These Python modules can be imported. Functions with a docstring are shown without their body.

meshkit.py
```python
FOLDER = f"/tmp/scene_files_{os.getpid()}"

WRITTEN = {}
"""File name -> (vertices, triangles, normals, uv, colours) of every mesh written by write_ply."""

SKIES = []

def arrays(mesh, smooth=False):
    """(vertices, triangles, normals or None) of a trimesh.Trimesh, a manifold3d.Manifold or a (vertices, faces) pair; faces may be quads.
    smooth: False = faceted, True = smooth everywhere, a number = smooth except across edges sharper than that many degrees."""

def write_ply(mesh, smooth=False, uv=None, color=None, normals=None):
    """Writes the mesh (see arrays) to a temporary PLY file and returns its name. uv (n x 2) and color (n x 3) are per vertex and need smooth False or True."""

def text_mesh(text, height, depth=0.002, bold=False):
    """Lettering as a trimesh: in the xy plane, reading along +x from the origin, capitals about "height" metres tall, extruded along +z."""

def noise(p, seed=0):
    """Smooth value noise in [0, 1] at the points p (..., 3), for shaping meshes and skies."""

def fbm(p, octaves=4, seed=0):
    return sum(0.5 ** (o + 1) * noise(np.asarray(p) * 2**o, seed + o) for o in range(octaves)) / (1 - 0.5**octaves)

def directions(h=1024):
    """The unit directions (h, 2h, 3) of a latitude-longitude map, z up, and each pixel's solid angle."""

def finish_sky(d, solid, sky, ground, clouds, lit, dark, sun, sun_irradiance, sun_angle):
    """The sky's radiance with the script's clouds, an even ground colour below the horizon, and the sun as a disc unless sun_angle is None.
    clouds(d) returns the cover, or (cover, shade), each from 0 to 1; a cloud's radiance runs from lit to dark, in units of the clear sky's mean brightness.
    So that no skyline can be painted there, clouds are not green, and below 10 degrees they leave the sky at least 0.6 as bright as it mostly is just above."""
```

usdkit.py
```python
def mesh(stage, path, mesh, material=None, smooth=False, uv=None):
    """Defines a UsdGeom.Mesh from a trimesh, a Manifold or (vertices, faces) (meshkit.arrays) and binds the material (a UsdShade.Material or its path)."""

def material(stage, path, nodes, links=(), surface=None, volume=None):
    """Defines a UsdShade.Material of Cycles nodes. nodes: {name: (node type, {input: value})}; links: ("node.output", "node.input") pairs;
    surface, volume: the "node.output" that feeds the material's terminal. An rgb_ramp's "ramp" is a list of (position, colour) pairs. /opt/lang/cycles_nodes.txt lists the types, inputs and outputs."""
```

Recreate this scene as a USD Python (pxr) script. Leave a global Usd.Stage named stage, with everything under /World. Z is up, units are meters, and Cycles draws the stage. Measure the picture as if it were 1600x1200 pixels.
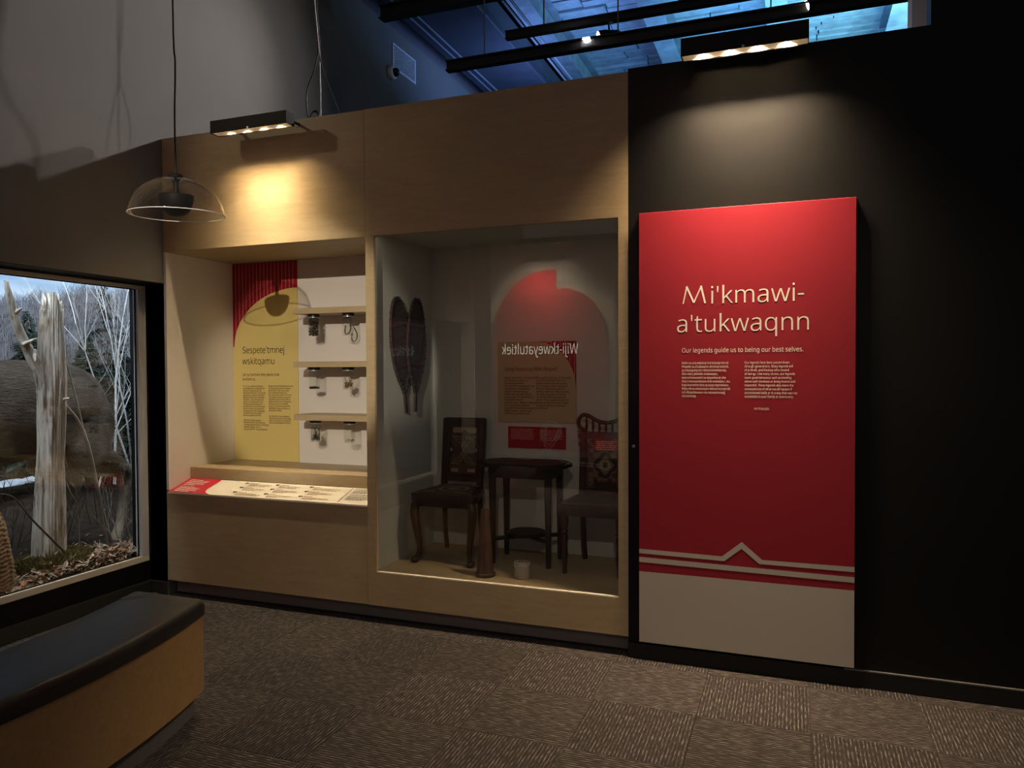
import math, random, glob
import numpy as np, trimesh, manifold3d as m3
from shapely.geometry import Polygon, LineString, Point, box as sbox
from shapely import affinity
from shapely.ops import unary_union
from PIL import Image, ImageDraw, ImageFont
from pxr import Usd, UsdGeom, UsdLux, UsdShade, Gf, Sdf
import usdkit, meshkit
from meshkit import fbm, noise

stage = Usd.Stage.CreateInMemory()
UsdGeom.SetStageUpAxis(stage, 'Z'); UsdGeom.SetStageMetersPerUnit(stage, 1.0)
UsdGeom.Xform.Define(stage, '/World'); UsdGeom.Scope.Define(stage, '/World/Looks')
rng = random.Random(7); nrng = np.random.default_rng(7)

# ------------------------------------------------------------------ camera
def make_camera(eye, yaw, pitch, roll, fpx, exposure):
    cam = UsdGeom.Camera.Define(stage, '/World/camera')
    cy, sy = math.cos(yaw), math.sin(yaw)
    F = np.array([sy * math.cos(pitch), cy * math.cos(pitch), math.sin(pitch)])
    R = np.array([cy, -sy, 0.0]); U = np.cross(R, F)
    c, s = math.cos(roll), math.sin(roll)
    R, U = c * R + s * U, -s * R + c * U
    m = Gf.Matrix4d(*[float(v) for row in (np.append(R, 0), np.append(U, 0), np.append(-F, 0), np.append(eye, 1)) for v in row])
    cam.AddTransformOp().Set(m)
    cam.CreateHorizontalApertureAttr(36.0); cam.CreateFocalLengthAttr(36.0 * fpx / 1600.0)
    cam.CreateClippingRangeAttr(Gf.Vec2f(0.05, 200.0)); cam.CreateExposureAttr(exposure)
EXPOSURE = 0.3
make_camera((3.8691, -3.8207, 1.5), -0.3581, -0.022, -0.0045, 1170.84, EXPOSURE)

# ------------------------------------------------------------------ light
def aim(prim, eye, target):
    z = np.array(eye, float) - np.array(target, float); z /= np.linalg.norm(z)
    up = np.array([0, 0, 1.0]) if abs(z[2]) < 0.9995 else np.array([0, 1.0, 0])
    x = np.cross(up, z); x /= np.linalg.norm(x); y = np.cross(z, x)
    prim.AddTransformOp().Set(Gf.Matrix4d(*[float(v) for row in (np.append(x, 0), np.append(y, 0), np.append(z, 0), np.append(eye, 1)) for v in row]))
def rect_light(name, eye, target, w, h, color, strength):
    l = UsdLux.RectLight.Define(stage, '/World/' + name)
    l.CreateWidthAttr(w); l.CreateHeightAttr(h); l.CreateColorAttr(Gf.Vec3f(*color)); l.CreateIntensityAttr(strength)
    aim(l, eye, target)
def spot_light(name, eye, target, radius, color, strength, cone, soft=0.3):
    l = UsdLux.SphereLight.Define(stage, '/World/' + name)
    l.CreateRadiusAttr(radius); l.CreateColorAttr(Gf.Vec3f(*color)); l.CreateIntensityAttr(strength)
    s = UsdLux.ShapingAPI.Apply(l.GetPrim()); s.CreateShapingConeAngleAttr(cone); s.CreateShapingConeSoftnessAttr(soft)
    aim(l, eye, target)
WARM = (1.0, 0.80, 0.54)
dome = UsdLux.DomeLight.Define(stage, '/World/dim_hall_glow')       # the dim glow of the rest of the hall
dome.CreateColorAttr(Gf.Vec3f(0.98, 0.99, 1.0)); dome.CreateIntensityAttr(0.0165)
spot_light('track_light_a', (3.74, -7.87, 3.96), (0.84, 0.4, 1.52), 0.03, (1.0, 0.87, 0.68), 38000.0, 5.4, 0.35)
spot_light('track_light_b', (2.6, -6.0, 4.3), (0.85, 0.3, 1.35), 0.03, (1.0, 0.88, 0.70), 3000.0, 6.8, 0.5)
spot_light('track_light_d', (0.16, -1.12, 3.52), (1.0, 0.0, 2.55), 0.03, (1.0, 0.80, 0.52), 190.0, 34.0, 0.8)
for nm, x in (('box_beam_a', 0.735), ('box_beam_b', 0.857), ('box_beam_c', 0.978)):       # the downward beams of the left light box
    spot_light(nm, (x, -0.1625, 2.945), (x - 0.03, -0.13, 0.75), 0.012, WARM, 4800.0, 36.0, 1.0)
spot_light('track_light_c', (4.6, -6.4, 4.2), (3.3, -0.8, 0.2), 0.05, (1.0, 0.84, 0.66), 900.0, 22.0, 0.9)  # added lamp, out of view, that lifts the carpet and bench
rect_light('diorama_light', (-0.40, -1.2, 2.72), (-1.35, -1.2, 0.6), 5.5, 0.25, (0.88, 0.96, 1.0), 22.0)
rect_light('diorama_sky_light', (-1.9, -0.4, 2.84), (-3.2, -0.4, 1.6), 6.5, 0.25, (0.76, 0.89, 1.0), 20.0)
rect_light('indigo_uplight', (1.5, 4.2, 4.25), (1.1, 4.8, 6.0), 1.0, 0.8, (0.22, 0.38, 1.0), 9.0)
rect_light('blue_uplight', (3.8, 4.5, 4.25), (3.9, 5.2, 6.0), 1.5, 0.9, (0.16, 0.48, 1.0), 14.0)
rect_light('cyan_uplight', (5.5, 4.5, 4.25), (5.2, 5.2, 6.0), 1.5, 0.9, (0.34, 0.80, 1.0), 22.0)
rect_light('case_strip', (2.306, 0.060, 2.300), (2.306, 0.085, 0.3), 1.40, 0.02, (1.0, 0.86, 0.66), 3.4)
rect_light('column_wash', (4.0, 0.30, 2.75), (4.46, 0.42, 3.4), 0.2, 0.2, (0.85, 0.80, 1.0), 6.0)  # added unseen lamp that brightens the pale column edge
for nm, p in (('spot_beam_a', (2.44, 2.17, 4.17)), ('spot_beam_b', (4.0, 2.15, 4.13))):
    q = np.array(p) + 0.16 * np.array([-0.83, -0.5, -0.2])
    spot_light(nm, tuple(q), (0.0, -0.1 if nm[-1] == 'a' else 0.15, 3.55), 0.03, (1.0, 0.93, 0.85), 4000.0, 26.0, 0.9)

# ------------------------------------------------------------------ materials
MAT = {}
def mat(name, nodes, links=(), surface='p.BSDF'):
    MAT[name] = usdkit.material(stage, '/World/Looks/' + name, nodes, links, surface=surface); return MAT[name]
def plain(name, color, rough=0.5, metal=0.0, spec=0.5, vary=0.0, vscale=6.0, bump=0.0, bscale=80.0, coat=0.0):
    n = {'p': ('principled_bsdf', {'base_color': color, 'roughness': rough, 'metallic': metal, 'specular_ior_level': spec, 'coat_weight': coat})}; l = []
    if vary or bump: n['g'] = ('geometry', {})
    if vary:
        n['n'] = ('noise_texture', {'scale': vscale, 'detail': 4.0}); l += [('g.position', 'n.vector'), ('n.fac', 'r.fac'), ('r.color', 'p.base_color')]
        lo, hi = [c * (1 - vary) for c in color], [min(1, c * (1 + vary)) for c in color]
        n['r'] = ('rgb_ramp', {'ramp': [(0.25, lo), (0.75, hi)]})
    if bump:
        n['bn'] = ('noise_texture', {'scale': bscale, 'detail': 3.0}); n['b'] = ('bump', {'strength': bump, 'distance': 0.01})
        l += [('g.position', 'bn.vector'), ('bn.fac', 'b.height'), ('b.normal', 'p.normal')]
    return mat(name, n, l)
def wood(name, dark, light, stretch=(1.2, 9, 9), scale=3.0, rough=0.45, spec=0.4, blotch=0.16):
    return mat(name, {'g': ('geometry', {}), 'm': ('mapping', {'scale': stretch}),
        'n': ('noise_texture', {'scale': scale, 'detail': 6.0, 'roughness': 0.6, 'distortion': 1.4}),
        'f': ('noise_texture', {'scale': scale * 14, 'detail': 2.0}), 'k': ('noise_texture', {'scale': 1.3, 'detail': 3.0}),
        'r': ('rgb_ramp', {'ramp': [(0.3, dark), (0.7, light)]}), 'r2': ('rgb_ramp', {'ramp': [(0.3, (1 - blotch,) * 3), (0.7, (1, 1, 1))]}),
        'r3': ('rgb_ramp', {'ramp': [(0.35, (0.93, 0.92, 0.90)), (0.65, (1, 1, 1))]}),
        'x': ('mix_color', {'blend_type': 'multiply', 'fac': 1.0}), 'x2': ('mix_color', {'blend_type': 'multiply', 'fac': 1.0}),
        'p': ('principled_bsdf', {'roughness': rough, 'specular_ior_level': spec})},
        [('g.position', 'm.vector'), ('m.vector', 'n.vector'), ('m.vector', 'f.vector'), ('g.position', 'k.vector'), ('n.fac', 'r.fac'), ('k.fac', 'r2.fac'), ('f.fac', 'r3.fac'),
         ('r.color', 'x.a'), ('r2.color', 'x.b'), ('x.result', 'x2.a'), ('r3.color', 'x2.b'), ('x2.result', 'p.base_color')])
def pane(name, ior, tint=(1, 1, 1), rough=0.0):
    return mat(name, {'t': ('transparent_bsdf', {'color': tint}), 'g': ('glossy_bsdf', {'color': (1, 1, 1), 'roughness': rough}), 'f': ('fresnel', {'IOR': ior}), 'geo': ('geometry', {}),
        'inv': ('math', {'math_type': 'subtract', 'value1': 1.0}), 'mul': ('math', {'math_type': 'multiply'}), 'x': ('mix_closure', {})},
        [('geo.backfacing', 'inv.value2'), ('f.fac', 'mul.value1'), ('inv.value', 'mul.value2'), ('mul.value', 'x.fac'), ('t.BSDF', 'x.closure1'), ('g.BSDF', 'x.closure2')], 'x.closure')
def glow(name, color, strength):
    return mat(name, {'e': ('emission', {'color': color, 'strength': strength})}, [], 'e.emission')
wood('maple_veneer', (0.46, 0.355, 0.205), (0.53, 0.415, 0.25))
wood('maple_upright', (0.47, 0.34, 0.20), (0.57, 0.43, 0.26), (9, 9, 1.2))
wood('bench_veneer', (0.43, 0.265, 0.115), (0.52, 0.33, 0.15))
wood('dark_walnut', (0.022, 0.011, 0.007), (0.05, 0.024, 0.014), (6, 6, 1.5), 6.0, 0.35, 0.5)
wood('mahogany', (0.035, 0.012, 0.010), (0.07, 0.022, 0.017), (6, 6, 1.5), 6.0, 0.3, 0.5)
wood('ebonised', (0.012, 0.010, 0.009), (0.022, 0.018, 0.016), (6, 6, 1.5), 6.0, 0.4, 0.5)
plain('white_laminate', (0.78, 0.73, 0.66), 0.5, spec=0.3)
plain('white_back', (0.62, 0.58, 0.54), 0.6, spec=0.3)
plain('case_lining', (0.60, 0.61, 0.55), 0.7, spec=0.2)
plain('grey_plaster', (0.20, 0.193, 0.19), 0.85, spec=0.2, vary=0.05, vscale=2.5, bump=0.05, bscale=30)
plain('black_paint', (0.0052, 0.005, 0.0048), 0.45, spec=0.25, vary=0.15, vscale=2.0)
plain('black_matt', (0.012, 0.012, 0.012), 0.6, spec=0.3)
plain('rubber_base', (0.022, 0.020, 0.019), 0.55, spec=0.4)
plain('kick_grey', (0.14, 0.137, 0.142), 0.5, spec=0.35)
plain('black_metal', (0.012, 0.012, 0.012), 0.35, spec=0.5)
plain('satin_black', (0.012, 0.011, 0.010), 0.55, spec=0.2)
plain('reflector_white', (0.78, 0.74, 0.66), 0.4)
plain('panel_red', (0.32, 0.018, 0.032), 0.4, spec=0.35)
plain('deep_red', (0.27, 0.006, 0.016), 0.45, spec=0.3)
plain('label_red', (0.33, 0.012, 0.02), 0.5, spec=0.3)
plain('rail_red', (0.62, 0.035, 0.055), 0.4, spec=0.3)
plain('print_cream', (0.86, 0.80, 0.72), 0.5, spec=0.3)
plain('stone_white', (0.52, 0.48, 0.41), 0.5, spec=0.3)
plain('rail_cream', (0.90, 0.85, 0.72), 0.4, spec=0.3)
plain('mustard', (0.60, 0.475, 0.17), 0.5, spec=0.3)
plain('case_mustard', (0.46, 0.42, 0.23), 0.5, spec=0.3)
plain('stripe_rose', (0.60, 0.28, 0.27), 0.5, spec=0.3)
plain('ink_dark', (0.035, 0.022, 0.014), 0.5, spec=0.2)
plain('ink_brown', (0.13, 0.06, 0.02), 0.5, spec=0.2)
plain('ink_tan', (0.42, 0.29, 0.18), 0.5, spec=0.2)
plain('ink_grey', (0.26, 0.24, 0.21), 0.5, spec=0.2)
plain('ink_pink', (0.75, 0.36, 0.34), 0.5, spec=0.2)
plain('vinyl_black', (0.020, 0.020, 0.021), 0.38, spec=0.5, bump=0.06, bscale=260)
plain('steel', (0.5, 0.5, 0.5), 0.3, 1.0)
plain('frame_beige', (0.60, 0.56, 0.49), 0.45, spec=0.4)
plain('frame_grey', (0.52, 0.53, 0.55), 0.4, spec=0.4)
plain('cable_black', (0.012, 0.012, 0.012), 0.5)
plain('cable_white', (0.42, 0.41, 0.40), 0.5)
plain('deck_paint', (0.32, 0.40, 0.42), 0.8, spec=0.2, vary=0.25, vscale=9, bump=0.25, bscale=14)
plain('beam_paint', (0.20, 0.25, 0.28), 0.7, spec=0.25, vary=0.3, vscale=6)
plain('rail_dark', (0.018, 0.020, 0.026), 0.5, spec=0.4)
plain('duct_navy', (0.05, 0.058, 0.075), 0.6, spec=0.3, vary=0.15)
plain('pipe_grey', (0.16, 0.18, 0.21), 0.5, spec=0.4)
plain('vent_white', (0.85, 0.84, 0.88), 0.5)
plain('camera_white', (0.84, 0.84, 0.87), 0.35)
pane('case_glass', 1.80)
pane('window_glass', 1.72)
pane('jar_glass', 1.5, (0.95, 0.96, 0.95))
pane('dome_glass', 1.65, (0.985, 0.975, 0.96))
glow('lamp_glow', (1.0, 0.74, 0.42), 1900.0)
glow('dim_lamp_glow', (1.0, 0.74, 0.47), 12500.0)
glow('reflector_glow', (1.0, 0.72, 0.42), 0.75)
glow('spot_glow', (1.0, 0.80, 0.50), 30.0)
mat('lens_glass', {'p': ('principled_bsdf', {'base_color': (0.02, 0.02, 0.03), 'roughness': 0.08})})
# carpet: ribbed tiles, quarter-turned in two directions
for nm, ax, st in (('carpet_ribs_along', 'x', (1, .12, 1)), ('carpet_ribs_across', 'y', (.12, 1, 1))):
    mat(nm, {'g': ('geometry', {}), 'w': ('wave_texture', {'wave_type': 'bands', 'bands_direction': ax, 'profile': 'sine', 'scale': 21.0, 'distortion': 0.0}),
        'm': ('mapping', {'scale': st}), 'n': ('noise_texture', {'scale': 190.0, 'detail': 2.0}), 'n2': ('noise_texture', {'scale': 320.0, 'detail': 2.0}),
        'nb': ('noise_texture', {'scale': 1.1, 'detail': 2.0}), 'o': ('object_info', {}), 'tone': ('map_range', {'from_min': 0.0, 'from_max': 1.0, 'to_min': 0.86, 'to_max': 1.12}),
        'a': ('math', {'math_type': 'multiply_add', 'value2': 0.28, 'value3': 0.0}), 'a2': ('math', {'math_type': 'multiply_add', 'value2': 0.95}),
        'r': ('rgb_ramp', {'ramp': [(0.30, (0.027, 0.0235, 0.022)), (0.70, (0.063, 0.055, 0.052)), (0.88, (0.22, 0.195, 0.18))]}),
        't': ('mix_color', {'blend_type': 'multiply', 'fac': 1.0}), 'h': ('math', {'math_type': 'multiply_add', 'value2': 0.5}),
        'b': ('bump', {'strength': 0.5, 'distance': 0.005}), 'p': ('principled_bsdf', {'roughness': 0.95, 'specular_ior_level': 0.15})},
        [('g.position', 'w.vector'), ('g.position', 'm.vector'), ('m.vector', 'n.vector'), ('g.position', 'n2.vector'), ('w.fac', 'a.value1'), ('n.fac', 'a2.value1'), ('a.value', 'a2.value3'),
         ('a2.value', 'r.fac'), ('o.random', 'tone.value'), ('r.color', 't.a'), ('tone.result', 't.b'), ('t.result', 'p.base_color'), ('n2.fac', 'h.value1'), ('w.fac', 'h.value3'), ('h.value', 'b.height'), ('b.normal', 'p.normal')])

# ------------------------------------------------------------------ scene-graph helpers
ROOT = {}
def unique(parent, name):
    p, k = f'{parent}/{name}', 0
    while stage.GetPrimAtPath(p).IsValid(): k += 1; p = f'{parent}/{name}_{k:03d}'
    return p
def tag(prim, label=None, cat=None, group=None, kind=None):
    for k, v in (('label', label), ('category', cat), ('group', group), ('kind', kind)):
        if v: prim.SetCustomDataByKey(k, v)
def thing(name, label, cat, loc=(0, 0, 0), group=None, kind=None):
    p = unique('/World', name); x = UsdGeom.Xform.Define(stage, p); x.AddTranslateOp().Set(Gf.Vec3d(*map(float, loc)))
    tag(x.GetPrim(), label, cat, group, kind); ROOT[p] = np.array(loc, float); return p
def join(ms): 
    ms = [m if isinstance(m, trimesh.Trimesh) else to_tm(m) for m in ms]
    return trimesh.util.concatenate(ms)
def to_tm(m):
    if isinstance(m, trimesh.Trimesh): return m
    if isinstance(m, (list,)): return join(m)
    v, f, _ = meshkit.arrays(m); return trimesh.Trimesh(v, f, process=False)
def part(parent, name, mesh, m, smooth=False, label=None, kind=None):
    mesh = to_tm(mesh).copy(); top = '/'.join(parent.split('/')[:3])
    mesh.apply_translation(-ROOT.get(top, np.zeros(3)))
    p = unique(parent, name); g = usdkit.mesh(stage, p, mesh, MAT[m], smooth=smooth); tag(g.GetPrim(), label, kind=kind); return p
def solo(name, mesh, m, label, cat, smooth=False, group=None, kind=None):
    p = unique('/World', name); g = usdkit.mesh(stage, p, to_tm(mesh), MAT[m], smooth=smooth); tag(g.GetPrim(), label, cat, group, kind); return p
def copy_of(src, name, loc, label=None, group=None):
    p = unique('/World', name); x = UsdGeom.Xform.Define(stage, p); x.AddTranslateOp().Set(Gf.Vec3d(*map(float, loc)))
    x.GetPrim().GetReferences().AddInternalReference(src); x.GetPrim().SetInstanceable(True)
    d = stage.GetPrimAtPath(src).GetCustomData(); tag(x.GetPrim(), label or d.get('label'), d.get('category'), group or d.get('group')); return p

# ------------------------------------------------------------------ mesh helpers
def bx(x0, x1, y0, y1, z0, z1, bev=0.0):
    lo, hi = np.minimum([x0, y0, z0], [x1, y1, z1]), np.maximum([x0, y0, z0], [x1, y1, z1])
    if not bev:
        m = trimesh.creation.box(hi - lo); m.apply_translation((lo + hi) / 2); return m
    b = min(bev, (hi - lo).min() * 0.45); pts = []
    for s in np.ndindex(2, 2, 2):
        c = np.where(np.array(s) == 0, lo, hi); d = np.where(np.array(s) == 0, 1, -1) * b
        for k in range(3):
            e = d.copy(); e[k] = 0; pts.append(c + e)
    return trimesh.convex.convex_hull(np.array(pts))
def tube(pts, r, n=8, cap=True):
    pts = np.asarray(pts, float); r = np.broadcast_to(np.asarray(r, float), (len(pts),))
    t = np.gradient(pts, axis=0); t /= np.maximum(np.linalg.norm(t, axis=1, keepdims=True), 1e-9)
    u = np.cross(t[0], [0, 0, 1] if abs(t[0][2]) < 0.9 else [1, 0, 0]); rings = []
    a = np.arange(n) * 2 * np.pi / n
    for i in range(len(pts)):
        u = u - t[i] * (u @ t[i]); u /= np.linalg.norm(u) + 1e-12; w = np.cross(t[i], u)
        rings.append(pts[i] + r[i] * (np.cos(a)[:, None] * u + np.sin(a)[:, None] * w))
    v = np.vstack(rings); k = np.arange(n); f = []
    for i in range(len(pts) - 1):
        a0, b0 = i * n + k, i * n + (k + 1) % n
        f += [np.stack([a0, b0, b0 + n], 1), np.stack([a0, b0 + n, a0 + n], 1)]
    f = np.vstack(f)
    if cap:
        v = np.vstack([v, pts[0], pts[-1]]); c0, c1, e = len(v) - 2, len(v) - 1, (len(pts) - 1) * n
        f = np.vstack([f, np.stack([(k + 1) % n, k, np.full(n, c0)], 1), np.stack([e + k, e + (k + 1) % n, np.full(n, c1)], 1)])
    return trimesh.Trimesh(v, f, process=False)
def spline(pts, n=24):
    pts = np.asarray(pts, float); P = np.vstack([2 * pts[0] - pts[1], pts, 2 * pts[-1] - pts[-2]]); out = []
    for s in np.linspace(0, len(pts) - 1, n):
        i = min(int(s), len(pts) - 2); t = s - i; a, b, c, d = P[i:i + 4]
        out.append(0.5 * (2 * b + (c - a) * t + (2 * a - 5 * b + 4 * c - d) * t * t + (3 * b - a - 3 * c + d) * t ** 3))
    return np.array(out)
def lathe(prof, n=40, at=(0, 0, 0)):
    prof = np.asarray(prof, float); a = np.arange(n) * 2 * np.pi / n
    v = np.vstack([np.stack([r * np.cos(a), r * np.sin(a), np.full(n, z)], 1) for r, z in prof]); k = np.arange(n); f = []
    for i in range(len(prof) - 1):
        a0, b0 = i * n + k, i * n + (k + 1) % n; f += [np.stack([a0, b0, b0 + n], 1), np.stack([a0, b0 + n, a0 + n], 1)]
    m = trimesh.Trimesh(v, np.vstack(f), process=True); m.update_faces(m.nondegenerate_faces()); m.apply_translation(at); return m
def polys(s):
    if isinstance(s, list): return [g for q in s for g in polys(q)]
    return [g for g in getattr(s, 'geoms', [s]) if g.geom_type == 'Polygon' and g.area > 1e-10]
def plate(shape, y, t):
    """A shapely shape in (x, z), its back at y, t thick towards -y."""
    ms = [trimesh.creation.extrude_polygon(g, t, engine='earcut') for g in polys(shape)]; m = trimesh.util.concatenate(ms); v = m.vertices.copy()
    return trimesh.Trimesh(np.stack([v[:, 0], y - v[:, 2], v[:, 1]], 1), m.faces, process=False)
def plan(shape, z, t):
    ms = [trimesh.creation.extrude_polygon(g, t, engine='earcut') for g in polys(shape)]; m = trimesh.util.concatenate(ms); m.apply_translation((0, 0, z)); return m
def remap(m, fn):
    m = m.copy(); m.vertices = fn(np.array(m.vertices)); return m
def rot(m, ang, axis, at):
    m = m.copy(); m.apply_transform(trimesh.transformations.rotation_matrix(ang, axis, at)); return m
def ellipse(cx, cz, rx, rz, n=48): return affinity.scale(Point(cx, cz).buffer(1, n // 4), rx, rz)

# ------------------------------------------------------------------ lettering (flat print)
FONT = {}
def font(weight):
    if weight not in FONT:
        fs = sorted(glob.glob('/opt/blender-*/*/datafiles/fonts/NotoSansKhmer*')) or sorted(glob.glob('/opt/blender-*/*/datafiles/fonts/Inter.woff2'))
        f = ImageFont.truetype(fs[0], 96)
        try: f.set_variation_by_axes([weight, 100] if 'Khmer' in fs[0] else [14, weight])
        except Exception: pass
        FONT[weight] = f
    return FONT[weight]
def words(text, x, z, cap, width=None, weight=400, fine=0.7, mirror=False, right=None):
    """Lettering as a shapely shape in (x, z): baseline starts at (x, z), capitals cap tall, squeezed to width if given."""
    f = font(weight); x0, y0, x1, y1 = f.getbbox(text, anchor='ls')
    im = Image.new('L', (x1 - x0 + 8, y1 - y0 + 8)); ImageDraw.Draw(im).text((4 - x0, 4 - y0), text, 255, f, anchor='ls')
    on = np.pad(np.asarray(im) > 127, ((0, 0), (1, 1))).astype(np.int8)
    rows, st = np.nonzero(np.diff(on, axis=1) == 1); en = np.nonzero(np.diff(on, axis=1) == -1)[1]
    import shapely
    s = shapely.union_all(shapely.box(st, -rows - 1, en, -rows)).buffer(0.6).buffer(-0.6).simplify(fine)
    k = cap / 68.5; kx = k if width is None else width / (x1 - x0)
    return affinity.affine_transform(s, [kx, 0, 0, k, x - 4 * kx, z + (4 - y0) * k])
def flat(shape, y):
    ms = []
    for g in polys(shape):
        v, f = trimesh.creation.triangulate_polygon(g, engine='earcut'); ms.append(trimesh.Trimesh(np.column_stack([v[:, 0], np.full(len(v), y), v[:, 1]]), f, process=False))
    m = trimesh.util.concatenate(ms)
    if m.face_normals[0][1] > 0: m.invert()
    return m
def block(lines, x, z, lead, cap, weight=400, squeeze=1.0, fine=1.2):
    return [g for i, t in enumerate(lines) if t for g in polys(affinity.scale(words(t, x, z - i * lead, cap, None, weight, fine), squeeze, 1, origin=(x, z)))]
def dashes(rows, x, z, lead, h, r):
    """Illegible small print: one thin dash per word. rows: line widths."""
    out = []
    for i, w in enumerate(rows):
        cx = 0
        while cx < w:
            l = min(r.uniform(0.008, 0.026), w - cx); out.append(sbox(x + cx, z - i * lead, x + cx + l, z - i * lead + h)); cx += l + 0.004
    return unary_union(out)

# ================================================================== THE ROOM
# floor of ribbed carpet tiles
fl = thing('floor', 'dark brown carpet laid in ribbed tiles with quarter-turned ribs', None, kind='structure')
part(fl, 'subfloor', bx(-0.3, 12, -12, 12, -0.06, -0.012), 'black_matt')
PT = 0.457; tiles = {k: [] for k in (0, 1)}
for i in range(-7, 8):
    for j in range(-1, 13):
        x0, y0 = 3.030 + i * PT, -0.093 - j * PT
        if x0 < -0.2: x0c = -0.16
        else: x0c = x0
        y1 = min(y0 + PT, 0.075)
        if x0 + PT < -0.14 or y1 - y0 < 0.02: continue
        dz = rng.uniform(-0.0008, 0.0004)
        part(fl, 'carpet_tile', bx(x0c + .0006, x0 + PT - .0006, y0 + .0006, y1 - .0006, -0.012, dz, 0.0012), ('carpet_ribs_along', 'carpet_ribs_across')[(i + j) % 2])
part(fl, 'carpet_margin', bx(6.7, 12, -12, 0, -0.012, -0.001), 'rubber_base'); part(fl, 'carpet_margin', bx(-0.16, 6.7, -12, -0.093 - 12 * PT - .001, -0.012, -0.001), 'rubber_base')

# timber-veneered exhibit wall
H = 3.005
wb = thing('wall_back', 'maple veneered exhibit wall holding the open alcove and the glazed case', None, kind='structure')
part(wb, 'header_panel', bx(0.0, 1.5255, 0, 0.022, 2.268, H, 0.0015), 'maple_veneer')
part(wb, 'case_surround_panel', plate(sbox(1.5285, 0.104, 3.0785, H).difference(sbox(1.585, 0.300, 3.028, 2.270)), 0.022, 0.025), 'maple_veneer')
part(wb, 'lower_panel', bx(0.0, 1.5255, 0, 0.022, 0.104, 0.690, 0.0015), 'maple_veneer')
part(wb, 'kickboard', bx(0.02, 3.0785, 0.06, 0.075, 0.016, 0.104), 'kick_grey'); part(wb, 'floor_gap', bx(0.02, 3.0785, 0.066, 0.075, 0.0, 0.016), 'black_matt')
part(wb, 'backing_board', bx(0.0, 3.0785, 0.92, 0.94, 0, H), 'black_matt'); part(wb, 'end_board', bx(3.070, 3.0785, 0.03, 0.92, 0, H), 'black_matt')

wr = thing('wall_right', 'matt black wall behind the tall red panel', None, kind='structure')
part(wr, 'wall_panel', bx(3.0785, 4.443, 0.0, 0.12, 0, 3.02), 'black_paint'); part(wr, 'tall_wall_panel', bx(4.443, 9.0, 0.0, 0.12, 0, 6.0), 'black_paint')
br = thing('baseboard_right', 'black rubber baseboard with light along its top edge painted grey', None, kind='structure')
part(br, 'baseboard', bx(3.0785, 9.0, -0.014, 0.0, 0, 0.078), 'black_matt'); part(br, 'top_edge', bx(4.10, 9.0, -0.0145, 0.0, 0.078, 0.0835), 'kick_grey')  # grey strip stands in for light on the baseboard rim
solo('bulkhead', bx(4.425, 4.53, 0.45, 0.60, 2.4, 6.0), 'white_back', 'pale lit column edge rising behind the black wall', 'column')

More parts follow.
